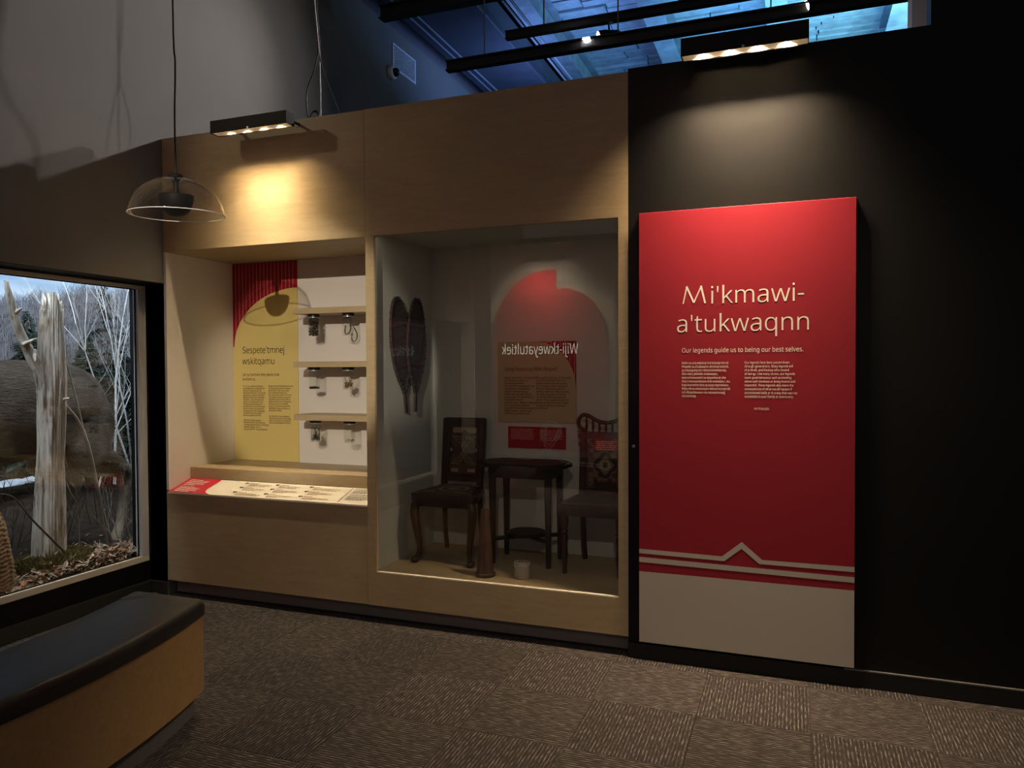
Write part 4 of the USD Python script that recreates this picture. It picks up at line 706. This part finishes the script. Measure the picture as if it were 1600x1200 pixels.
mat('weathered_wood', {'g': ('geometry', {}), 'm': ('mapping', {'scale': (26, 26, 3.0)}), 'n': ('noise_texture', {'scale': 1.0, 'detail': 6.0, 'roughness': .65, 'distortion': .7}), 'n2': ('noise_texture', {'scale': 5.0, 'detail': 4.0}),
    'r': ('rgb_ramp', {'ramp': [(.32, (.07, .055, .04)), (.44, (.33, .30, .26)), (.58, (.50, .48, .44)), (.8, (.64, .62, .58))]}), 'r2': ('rgb_ramp', {'ramp': [(.34, (.72, .62, .50)), (.46, (1, 1, 1))]}), 'x': ('mix_color', {'blend_type': 'multiply', 'fac': 1.0}),
    'b': ('bump', {'strength': .8, 'distance': .012}), 'p': ('principled_bsdf', {'roughness': .85, 'specular_ior_level': .15})},
    [('g.position', 'm.vector'), ('m.vector', 'n.vector'), ('g.position', 'n2.vector'), ('n.fac', 'r.fac'), ('n2.fac', 'r2.fac'), ('r.color', 'x.a'), ('r2.color', 'x.b'), ('x.result', 'p.base_color'), ('n.fac', 'b.height'), ('b.normal', 'p.normal')])
mat('moose_hide', {'g': ('geometry', {}), 'm': ('mapping', {'scale': (30, 5, 30)}), 'n': ('noise_texture', {'scale': 2.0, 'detail': 5.0, 'distortion': .5}), 'n2': ('noise_texture', {'scale': 2.2, 'detail': 3.0}), 'r': ('rgb_ramp', {'ramp': [(.3, (.016, .0125, .010)), (.7, (.042, .034, .028))]}), 'r2': ('rgb_ramp', {'ramp': [(.3, (.6, .6, .6)), (.7, (1.1, 1.05, 1))]}),
    'x': ('mix_color', {'blend_type': 'multiply', 'fac': 1.0}), 'sep': ('separate_xyz', {}), 'mr': ('map_range', {'range_type': 'smoothstep', 'from_min': .62, 'from_max': .90, 'to_min': 1.0, 'to_max': 0.0}), 'pl': ('mix_color', {'blend_type': 'mix', 'b': (.25, .215, .17)}), 'b': ('bump', {'strength': .5, 'distance': .01}), 'p': ('principled_bsdf', {'roughness': .85, 'specular_ior_level': .15})},
    [('g.position', 'm.vector'), ('m.vector', 'n.vector'), ('g.position', 'n2.vector'), ('n.fac', 'r.fac'), ('n2.fac', 'r2.fac'), ('r.color', 'x.a'), ('r2.color', 'x.b'), ('g.position', 'sep.vector'), ('sep.z', 'mr.value'), ('mr.result', 'pl.fac'), ('x.result', 'pl.a'), ('pl.result', 'p.base_color'), ('n.fac', 'b.height'), ('b.normal', 'p.normal')])
plain('moose_hair', (.060, .051, .042), .8, spec=.15, vary=.5, vscale=12); plain('moose_leg', (.27, .235, .19), .8, spec=.15, vary=.3, vscale=14)
# curved painted backdrop and the enclosing box
plan_c = spline([(-3.15, -6.2), (-3.4, -3), (-3.5, 0), (-3.45, 2.0), (-3.0, 3.3), (-2.1, 3.9), (-.9, 4.05), (-.2, 4.05)], 60)
bd = np.vstack([np.column_stack([plan_c, np.full(60, z)]) for z in (.0, 2.95)]); k = np.arange(59)
bm = trimesh.Trimesh(bd, np.vstack([np.stack([k, k + 60, k + 61], 1), np.stack([k, k + 61, k + 1], 1)]), process=False)
thick = np.column_stack([np.gradient(plan_c, axis=0)[:, 1], -np.gradient(plan_c, axis=0)[:, 0]]); thick /= np.linalg.norm(thick, axis=1, keepdims=True)
b2 = bd.copy(); b2[:, :2] -= np.vstack([thick, thick]) * .02; bm2 = trimesh.Trimesh(b2, bm.faces[:, ::-1], process=False)
solo('painted_backdrop', join([bm, bm2]), 'mural_sky', 'curved backdrop painted with a pale blue cloudy sky behind the moose', 'backdrop', True)
db = thing('diorama_box', 'black ceiling and ends enclosing the moose diorama', 'enclosure', (-2, 0, 0)); part(db, 'lid', bx(-3.7, -.15, -6.3, 4.2, 2.95, 2.99), 'black_matt'); part(db, 'end_wall', bx(-3.7, -.30, -4.9, -4.86, 0, 2.95), 'duct_navy'); part(db, 'end_wall', bx(-.20, -.1405, .05, 4.2, .0, 2.95), 'black_matt')
gxs, gys = np.linspace(-3.3, -.200, 90), np.linspace(-4.8, 3.8, 220); GX, GY = np.meshgrid(gxs, gys, indexing='ij'); GZ = gz(GX, GY)
v = np.column_stack([GX.ravel(), GY.ravel(), GZ.ravel()]); i, j = np.meshgrid(np.arange(89), np.arange(219), indexing='ij'); a = (i * 220 + j).ravel()
dg = thing('forest_floor', 'brown forest floor of dead leaves and litter inside the diorama', 'ground', (-1, -.5, .2), kind='stuff')
part(dg, 'soil', trimesh.Trimesh(v, np.vstack([np.stack([a, a + 220, a + 221], 1), np.stack([a, a + 221, a + 1], 1)]), process=False), 'forest_soil', True)
def leaf(c, s, R_):
    w = .36; P_ = np.array([[-1, 0, 0], [-.35, w, .14], [.35, w * .9, .18], [1, 0, .10], [.35, -w * .9, .16], [-.35, -w, .12], [0, 0, -.05]]) * s
    return P_ @ R_.T + c
LF = np.array([[6, 0, 1], [6, 1, 2], [6, 2, 3], [6, 3, 4], [6, 4, 5], [6, 5, 0]])
def leaf_rot(q, steep=.8): return trimesh.transformations.euler_matrix(q.uniform(-steep, steep), q.uniform(-steep, steep), q.uniform(0, 6.28))[:3, :3]
q = random.Random(21); pile = {c: ([], []) for c in 'abcde'}
def leaf_spot():
    while True:
        x = -.205 - abs(q.gauss(0, .34)); y = q.uniform(-2.6, .55) if q.random() < .5 else q.uniform(-1.2, .3)
        if x > -2.0 and (x + .45) ** 2 + (y + 1.0) ** 2 > .055 and (x + .5) ** 2 + (y + .44) ** 2 > .02: return x, y
for n_ in range(6500):
    x, y = leaf_spot(); s = q.uniform(.011, .024); c = np.array([x, y, gzs(x, y) + q.uniform(.0, .018)]); V, F = pile[q.choice('aabbccdde')]; F.append(LF + 7 * len(V)); V.append(leaf(c, s, leaf_rot(q)))
for c, (V, F) in pile.items(): part(dg, 'leaf_litter', trimesh.Trimesh(np.vstack(V), np.vstack(F), process=False), f'dead_leaf_{c}', kind='stuff')
for n_ in range(150):
    x, y = -.215 - abs(q.gauss(0, .16)), q.uniform(-.95, .12)
    if (x + .5) ** 2 + (y + .44) ** 2 < .025: continue
    m = trimesh.Trimesh(leaf(np.array([x, y, gzs(x, y) + .022]), q.uniform(.026, .042), leaf_rot(q, .9)), LF, process=False); part(dg, 'dead_leaf', m, f'dead_leaf_{q.choice("abbdde")}')
for n_ in range(26):
    x, y = -.22 - abs(q.gauss(0, .2)), q.uniform(-1.0, .2); a = q.uniform(0, 3.14); l = q.uniform(.05, .16); z = gzs(x, y) + .02
    part(dg, 'fallen_twig', tube([(x - l * math.cos(a) / 2, y - l * math.sin(a) / 2, z), (x, y, z + q.uniform(.004, .02)), (x + l * math.cos(a) / 2, y + l * math.sin(a) / 2, z + q.uniform(-.005, .02))], [.003, .0035, .0018], 5), 'pale_twig')
# moss at the foot of the trunk
V, F = [], []
for n_ in range(5200):
    a, rr = q.uniform(0, 6.28), .06 + .16 * math.sqrt(q.random()); x, y = -.50 + rr * math.cos(a), -.45 + rr * 1.1 * math.sin(a); z = gzs(x, y) + .01 - .0; h = q.uniform(.02, .05); d = np.array([q.uniform(-1, 1), q.uniform(-1, 1), .7 + q.random()]); d /= np.linalg.norm(d); w = np.cross(d, [q.uniform(-1, 1), q.uniform(-1, 1), .2]); w /= np.linalg.norm(w) + 1e-9
    b = np.array([x, y, z]); F.append([3 * len(V), 3 * len(V) + 1, 3 * len(V) + 2]); V.append(np.array([b - w * .003, b + w * .003, b + d * h]))
solo('moss_clump', trimesh.Trimesh(np.vstack(V), np.array(F), process=False), 'moss', 'clump of olive brown moss around the foot of the dead trunk', 'moss', kind='stuff')
# dead trunk with a snapped top and one side limb
def rough_tube(path, rad, nt=110, nz=170, amp=.16, seed=1, jag=0.0, ks=5.0):
    P_ = spline(path, nz); t_ = np.linspace(0, 1, nz); r0 = np.interp(t_, np.linspace(0, 1, len(rad)), rad); th = np.arange(nt) * 2 * np.pi / nt
    d = np.stack([np.cos(th)[None] * 2.2 + 0 * t_[:, None], np.sin(th)[None] * 2.2 + 0 * t_[:, None], t_[:, None] * ks + 0 * th[None]], -1)
    f1 = fbm(d * [1.6, 1.6, .8], 4, seed) - .5; f2 = fbm(d * [7, 7, .7], 3, seed + 9) - .5; r = r0[:, None] * (1 + amp * 1.6 * f1 + amp * 1.9 * np.minimum(f2, .12))
    T = np.gradient(P_, axis=0); T /= np.linalg.norm(T, axis=1, keepdims=True); U_ = np.cross(T, [0.0, 1.0, 0.12]); U_ /= np.linalg.norm(U_, axis=1, keepdims=True); W_ = np.cross(T, U_)
    V = P_[:, None] + r[..., None] * (np.cos(th)[None, :, None] * U_[:, None] + np.sin(th)[None, :, None] * W_[:, None])
    if jag:
        cut = fbm(np.stack([np.cos(th) * 5.5, np.sin(th) * 5.5, 0 * th], -1), 2, seed + 3); s = np.clip((t_ - .86) / .14, 0, 1) ** 1.0; V[..., 2] -= s[:, None] * jag * np.clip(cut * 2.2 - .6, 0, 1.2)[None]
    v = V.reshape(-1, 3); k = np.arange(nt); F = []
    for i in range(nz - 1): a0, b0 = i * nt + k, i * nt + (k + 1) % nt; F += [np.stack([a0, b0, b0 + nt], 1), np.stack([a0, b0 + nt, a0 + nt], 1)]
    v = np.vstack([v, V[-1].mean(0) - [0, 0, .04]]); F.append(np.stack([(nz - 1) * nt + k, (nz - 1) * nt + (k + 1) % nt, np.full(nt, len(v) - 1)], 1))
    m = trimesh.Trimesh(v, np.vstack(F), process=False)
    if m.volume < 0: m.invert()
    return m
tk = thing('dead_tree', 'weathered grey dead tree with a snapped top and one crooked side limb', 'tree', (-.5, -.45, .25))
part(tk, 'trunk', rough_tube([(-.50, -.455, .24), (-.50, -.452, .45), (-.50, -.435, .92), (-.50, -.418, 1.43), (-.50, -.410, 1.80), (-.50, -.404, 1.985)], [.104, .088, .074, .082, .066, .058], seed=4, jag=.13), 'weathered_wood', True)
part(tk, 'limb', rough_tube([(-.50, -.445, 1.36), (-.50, -.505, 1.50), (-.50, -.585, 1.65), (-.50, -.640, 1.78), (-.50, -.668, 1.90), (-.50, -.700, 2.03)], [.050, .036, .027, .023, .020, .011], 40, 110, .2, 12), 'weathered_wood', True)
for c, d in (((-.47, -.60, 1.66), (.02, .05, .03)), ((-.47, -.55, 1.60), (.03, -.02, -.05)), ((-.45, -.43, 1.30), (.04, .06, .02)), ((-.49, -.655, 1.84), (.03, .02, .03))):
    c, d = np.array(c), np.array(d); part(tk, 'knot', tube([c - d * .4, c + d * .5, c + d], [.014, .011, .005], 7), 'weathered_wood', True)
sm = lathe([(0, .22), (.225, .22), (.228, .27), (.215, .40), (.195, .56), (.165, .68), (.142, .742), (.125, .762), (.05, .755), (0, .75)], 120, (-.455, -.985, 0)); sm = sm.subdivide().subdivide() if False else sm
st_ = rough_tube([(-.455, -.985, .20), (-.455, -.985, .40), (-.455, -.985, .60), (-.455, -.985, .755)], [.235, .218, .186, .136], 150, 120, .05, 31)
v = st_.vertices; th = np.arctan2(v[:, 1] + .985, v[:, 0] + .455); nn = fbm(np.column_stack([np.cos(th) * 4, np.sin(th) * 4, v[:, 2] * 9]), 3, 8); rip = (.0015 + .003 * nn) * np.sin(v[:, 2] * 260 + 16 * nn); rr = np.hypot(v[:, 0] + .455, v[:, 1] + .985) + 1e-9
v[:, 0] += (v[:, 0] + .455) / rr * rip; v[:, 1] += (v[:, 1] + .985) / rr * rip; st_.vertices = v
solo('tree_stump', st_, 'stump_bark', 'tapered brown stump with rippled bark at the left edge of the window', 'stump', True)
# moose: one continuous body
def bone(a, b, ra, rb, sx=1.0):
    A_, B_ = m3.Manifold.sphere(ra, 28).scale((sx, 1, 1)).translate(a), m3.Manifold.sphere(rb, 28).scale((sx, 1, 1)).translate(b); return m3.Manifold.batch_hull([A_, B_])
MX = -1.10
def chain(pts, sx=1.0): return [bone(p[:3], n_[:3], p[3], n_[3], sx) for p, n_ in zip(pts[:-1], pts[1:])]
body = chain([(MX, .31, 1.10, .195), (MX, .28, 1.19, .20), (MX, .12, 1.225, .315), (MX, -.05, 1.22, .335), (MX, -.22, 1.22, .345), (MX, -.55, 1.215, .345), (MX, -.95, 1.27, .39), (MX, -1.25, 1.25, .31), (MX, -1.60, 1.34, .21), (MX, -1.90, 1.36, .15)], .78)
body += chain([(MX, -1.90, 1.38, .13), (MX, -2.15, 1.26, .12), (MX, -2.42, 1.08, .095)], .75) + chain([(MX, .38, 1.22, .05), (MX, .455, 1.18, .03), (MX, .47, 1.12, .02)])
legs = []
for sx_, hip, stf, hock, fet, hoof in ((.17, (.24, 1.08), (.16, .88), (.52, .72), (.47, .34), (.45, .22)), (-.17, (.22, 1.08), (.06, .86), (.36, .66), (.17, .33), (.12, .21))):
    x = MX + sx_; legs += chain([(x - sx_ * .35, hip[0], hip[1], .20), (x - sx_ * .1, hip[0] - .04, hip[1] - .14, .175), (x, stf[0] + .06, stf[1] - .03, .135)], .72) + chain([(x, stf[0] + .06, stf[1] - .03, .125), (x, (stf[0] + hock[0]) / 2 + .06, (stf[1] + hock[1]) / 2 - .02, .085), (x, hock[0], hock[1], .058), (x, hock[0] - .015, hock[1] - .09, .044), (x, fet[0], fet[1], .034), (x, hoof[0] - .01, hoof[1] + .05, .036), (x, hoof[0] - .02, hoof[1], .042)])
for sx_, y in ((.17, -1.02), (-.17, -1.20)):
    x = MX + sx_; legs += chain([(x - sx_ * .3, y, 1.10, .19), (x, y + .02, .88, .10), (x, y, .62, .055), (x, y, .40, .042), (x, y - .02, .25, .036), (x, y - .03, .22, .045)])
ears = [bone((MX + s * .08, -1.92, 1.47, )[:3], (MX + s * .20, -1.86, 1.62), .05, .02, .8) for s in (-1, 1)]
mo = m3.Manifold.batch_boolean(body + legs + ears, m3.OpType.Add).refine_to_length(.045)
mv, mf, _ = meshkit.arrays(mo); mm = trimesh.Trimesh(mv, mf, process=True); trimesh.smoothing.filter_taubin(mm, .5, .53, 14)
nz_ = fbm(np.array(mm.vertices) * [4, 3, 4], 3, 4)[:, None] - .5; mm.vertices += mm.vertex_normals * nz_ * .02
ms = thing('moose', 'dark brown moose standing side-on behind the dead tree', 'moose', (MX, -.3, .2))
mb = part(ms, 'body', mm, 'moose_hide', True)
hs, fi = trimesh.sample.sample_surface(mm, 60000, seed=5); hn = mm.face_normals[fi]; keep = (hs[:, 0] > MX - .25) & (hs[:, 1] > -1.3) & (hs[:, 2] > .24); hs, hn = hs[keep], hn[keep]
flow = np.column_stack([0 * hs[:, 0], np.ones(len(hs)), -.35 + 0 * hs[:, 0]]) + nrng.normal(0, .16, (len(hs), 3)); flow -= hn * (flow * hn).sum(1, keepdims=True) * .86; flow /= np.linalg.norm(flow, axis=1, keepdims=True)
leg = hs[:, 2] < .80; flow[leg] = np.array([0, .25, -1.0]) + nrng.normal(0, .12, (leg.sum(), 3)); flow[leg] -= hn[leg] * (flow[leg] * hn[leg]).sum(1, keepdims=True) * .9
ln_ = nrng.uniform(.025, .055, (len(hs), 1)) * np.where(hs[:, 2:3] < .80, .5, 1.0); sd = np.cross(flow, hn); sd /= np.linalg.norm(sd, axis=1, keepdims=True) + 1e-9
tri_ = np.stack([hs - sd * .0016 + hn * .002, hs + sd * .0016 + hn * .002, hs + flow * ln_ + hn * .005], 1)
lm = leg & True
for sel, mt in ((~lm, 'moose_hair'), (lm, 'moose_leg')):
    p = part(ms, 'coat', trimesh.Trimesh(tri_[sel].reshape(-1, 3), np.arange(sel.sum() * 3).reshape(-1, 3), process=False), mt, kind='stuff', label=None if mt == 'moose_hair' else 'pale grey brown leg hair')
# trees behind the moose
def spruce(x, y, z0, h, label):
    t = thing('spruce_tree', label, 'tree', (x, y, z0), group=None); part(t, 'trunk', tube([(x, y, z0), (x, y, z0 + h)], [.022 * h + .01, .004], 6), 'brush_twig'); V, F = [], []
    r2 = random.Random(int(abs(x * 100 + y * 37)))
    for k in range(int(46 * h)):
        f = (k + .5) / int(46 * h); zz = z0 + .10 * h + .90 * h * f; R0 = (.30 * h) * (1 - f) ** .85 * r2.uniform(.7, 1.1) + .02
        for b in range(7):
            a = r2.uniform(0, 6.28); d = np.array([math.cos(a), math.sin(a), r2.uniform(-.45, -.1)]); w = np.array([-math.sin(a), math.cos(a), 0]); c = np.array([x, y, zz])
            o_ = len(V) * 5; V.append(np.array([c, c + d * R0 * .55 + w * R0 * .14, c + d * R0, c + d * R0 * .55 - w * R0 * .14, c + d * R0 * .5 + [0, 0, -.05 * h * r2.random()]])); F += [[o_, o_ + 1, o_ + 2], [o_, o_ + 2, o_ + 3], [o_ + 1, o_ + 4, o_ + 2], [o_ + 3, o_ + 2, o_ + 4]]
    part(t, 'needles', trimesh.Trimesh(np.vstack(V), np.array(F), process=False), 'spruce_needles', kind='stuff')
def bare(p0, h, lean, seed, r0, depth=3, spread=.5):
    r2 = random.Random(seed); out = []
    def grow(p, d, l, r, lev):
        pts = [np.array(p)]; n_ = 6; dd = np.array(d)
        for _ in range(n_): dd = dd + np.array([r2.gauss(0, .07), r2.gauss(0, .07), .03]); dd /= np.linalg.norm(dd); pts.append(pts[-1] + dd * l / n_)
        out.append(tube(pts, np.linspace(r, r * .35, n_ + 1), 4 if lev else 6, False))
        if lev < depth:
            for _ in range(5 if lev == 0 else 4):
                i = r2.randint(2 if lev == 0 else 1, n_); a = r2.uniform(0, 6.28); nd = dd * .75 + spread * np.array([math.cos(a), math.sin(a), r2.uniform(.1, .9)]); grow(pts[i], nd / np.linalg.norm(nd), l * r2.uniform(.38, .6), r * .42, lev + 1)
    grow(p0, np.array(lean) / np.linalg.norm(lean), h, r0, 0); return join(out)
for x, y, z0, h, lab in ((-2.75, 1.10, .55, 1.50, 'small dark spruce behind the moose, left of the dead tree'), (-2.72, 1.30, .45, 1.15, 'low dark spruce on the slope just right of the crooked limb'), (-2.55, 1.56, .45, 1.42, 'dark spruce standing over the moose back, right of the dead trunk'), (-2.95, 2.10, .7, 1.72, 'tallest dark spruce rising over the hill crest at the right'), (-2.7, 2.02, .5, 1.2, 'broad dark spruce among the birches at the right'), (-2.85, .55, .5, 1.2, 'dark spruce at the far left of the window view'), (-2.80, 1.72, .5, 1.30, 'dark spruce between the dead trunk and the tallest spruce'), (-2.85, 1.40, .6, 1.25, 'bushy dark spruce half hidden behind the dead trunk top'), (-2.6, 2.22, .5, 1.35, 'dark spruce close against the right window frame')): spruce(x, y, z0, h, lab)
for p0, h, lean, sd_, r0, lab in (((-2.2, 1.54, .40), 1.95, (0, -.06, 1), 3, .016, 'tall straight white birch behind the moose rump'), ((-2.15, 1.70, .40), 1.65, (.02, -.14, 1), 5, .013, 'leaning white birch near the right window frame'), ((-2.1, 1.28, .42), 1.35, (0, .10, 1), 8, .010, 'slim bare birch just above the moose back'), ((-2.3, 1.86, .4), 1.7, (0, -.03, 1), 17, .012, 'bare birch half hidden by the right window frame')):
    solo('birch_tree', bare(p0, h, lean, sd_, r0), 'birch_bark', lab, 'tree', True)
# wooded hillside: slope and its bare trees
ys = np.linspace(-4.6, 3.3, 160); crest = np.interp(ys, [-4.6, .2, .75, 1.1, 1.5, 1.8, 2.1, 2.4, 3.3], [1.75, 1.80, 1.90, 2.04, 2.12, 2.18, 2.22, 2.26, 2.3]); hv, hf = [], []
xw = np.interp(ys, [-4.6, 0, 1.6, 2.2, 2.8, 3.3], [-3.0, -3.15, -3.10, -2.95, -2.62, -2.2])
for i, (y, c) in enumerate(zip(ys, crest)):
    for k_, f in enumerate(np.linspace(0, 1, 30)): hv.append((xw[i] + .38 * (1 - f) + .10 * (noise(np.array([y * 9, f * 14, 2.0])) - .5), y, .42 + (c - .42) * f + (.10 * (noise(np.array([y * 14, 3.0, 1.0])) - .5) if f == 1 else 0)))
a = np.add.outer(np.arange(159) * 30, np.arange(29)).ravel(); hf = np.vstack([np.stack([a, a + 30, a + 31], 1), np.stack([a, a + 31, a + 1], 1)])
hv = np.array(hv); back = hv.copy(); back[:, 0] = hv[:, 0] - .02
hl = thing('wooded_hill', 'grey wooded hillside of bare winter trees behind the moose', 'hill', (-3, 0, .4)); part(hl, 'slope', trimesh.Trimesh(hv, hf, process=False), 'forest_slope', True)
r4 = np.random.default_rng(40); N = 7000
yy = np.where(r4.random(N) < .8, r4.uniform(0, 2.75, N), r4.uniform(-4.4, 2.9, N)); ii = np.clip((yy + 4.6) / 7.9 * 159, 0, 158).astype(int); ff = r4.random(N) ** .7; ff[:1500] = 1.0
bs_ = hv[ii * 30 + (ff * 29).astype(int)] + np.column_stack([np.full(N, .03), r4.normal(0, .03, N), np.full(N, -.04)]); hh = r4.uniform(.09, .22, N)
dd = np.column_stack([r4.normal(0, .08, N), r4.normal(0, .13, N), np.ones(N)]); B_, T_, W_ = [bs_], [bs_ + dd * hh[:, None]], [np.full(N, .0036)]
for s_ in range(5):
    b0 = bs_ + dd * (hh * r4.uniform(.25, .85, N))[:, None]; a_ = r4.uniform(0, 6.28, N); B_.append(b0); T_.append(b0 + np.column_stack([.6 * np.cos(a_), .6 * np.sin(a_), np.full(N, .9)]) * (hh * .4)[:, None]); W_.append(np.full(N, .0018))
def spikes(B, T, w):      # thin three-sided spikes from B to T
    d = T - B; u = np.cross(d, [1.0, .3, 0]); u /= np.linalg.norm(u, axis=1, keepdims=True); x_ = np.cross(d, u); x_ /= np.linalg.norm(x_, axis=1, keepdims=True); w = w[:, None]
    V = np.stack([B + u * w, B - u * w * .5 + x_ * w * .87, B - u * w * .5 - x_ * w * .87, T], 1).reshape(-1, 3); o_ = np.arange(len(B))[:, None, None] * 4
    return trimesh.Trimesh(V, (o_ + np.array([[0, 1, 3], [1, 2, 3], [2, 0, 3]])).reshape(-1, 3), process=False)
part(hl, 'bare_trees', spikes(np.vstack(B_), np.vstack(T_), np.concatenate(W_)), 'bare_twig', kind='stuff')
sn = []
for k_ in range(46):
    m = trimesh.creation.icosphere(2, 1.0); m.vertices *= (1 + .35 * (noise(m.vertices * 2.1, k_)[:, None] - .5)); m.vertices = m.vertices * [q.uniform(.05, .10), q.uniform(.10, .24), q.uniform(.020, .045)] + [-2.45 + q.uniform(-.08, .08), -4.4 + k_ * .152 + q.uniform(-.05, .05), .515]; sn.append(m)
solo('snow_bank', join(sn), 'snow', 'strip of pale snow on open ground seen under the moose belly', 'snow', True)
# brush, saplings and dark shrubs around the moose
def shrub(x, y, n_, h, seed, m, name, label, spread=.35):
    r3 = random.Random(seed); out = []
    for _ in range(n_):
        a = r3.uniform(0, 6.28); p = np.array([x + .08 * math.cos(a), y + .10 * math.sin(a), gzs(x, y) - .01]); out.append(bare(p, h * r3.uniform(.5, 1), (spread * math.cos(a), spread * math.sin(a), 1), r3.randint(0, 9999), .0035, 2, .6))
    return solo(name, join(out), m, label, 'shrub', True)
for i, (x, y, n_, h, lab) in enumerate(((-1.55, .85, 9, .75, 'dark leafless shrub behind the moose hind legs'), (-1.75, 1.15, 9, .95, 'tall dark leafless shrub by the right window frame'), (-1.45, .35, 8, .60, 'dark leafless shrub under the moose belly'), (-1.40, -.10, 8, .50, 'dark leafless shrub left of the dead tree foot'), (-1.7, .0, 9, .55, 'dark thicket in the shade below the moose, far left'), (-.62, .30, 5, .45, 'fine twiggy bush in front of the moose hind hoof'), (-.45, .12, 4, .36, 'low pale twiggy bush by the right corner of the window'))):
    shrub(x, y, n_, h, 50 + i, 'brush_twig' if i < 5 else 'pale_twig', 'leafless_shrub', lab)
sap = join([tube(spline([(-.55, .062, .24), (-.56, -.02, .55), (-.55, -.10, .90), (-.55, -.160, 1.10)], 16), np.linspace(.015, .012, 16), 7), tube(spline([(-.55, -.160, 1.10), (-.55, -.215, 1.19), (-.55, -.262, 1.245), (-.56, -.31, 1.33)], 12), np.linspace(.011, .006, 12), 6), tube(spline([(-.55, -.160, 1.10), (-.55, -.190, 1.24), (-.55, -.235, 1.42), (-.56, -.28, 1.60), (-.56, -.30, 1.70)], 14), np.linspace(.009, .003, 14), 6)])
solo('sapling', sap, 'pale_twig', 'thin forked leafless sapling leaning left between the trunk and the window edge', 'sapling', True)
solo('bent_stem', tube(spline([(-.36, -1.05, .80), (-.36, -.90, .795), (-.36, -.78, .76), (-.36, -.66, .60), (-.37, -.50, .42), (-.38, -.42, .33)], 30), np.linspace(.0025, .0075, 30), 6), 'brush_twig', 'long dark stem arching across the foot of the dead trunk', 'stem', True)
for x, y, h, ln__, lab in ((-.50, -.02, .42, (-.12, -.18, 1), 'short upright dead twig to the right of the trunk foot'), (-.42, .115, .34, (.0, -.25, 1), 'slanting dead twig close to the right window frame'), (-.58, -.18, .55, (0, .05, 1), 'slender upright twig between the trunk and sapling')):
    solo('dead_twig', bare((x, y, gzs(x, y) - .01), h, ln__, int(h * 1000), .0055, 1, .5), 'pale_twig', lab, 'twig', True)
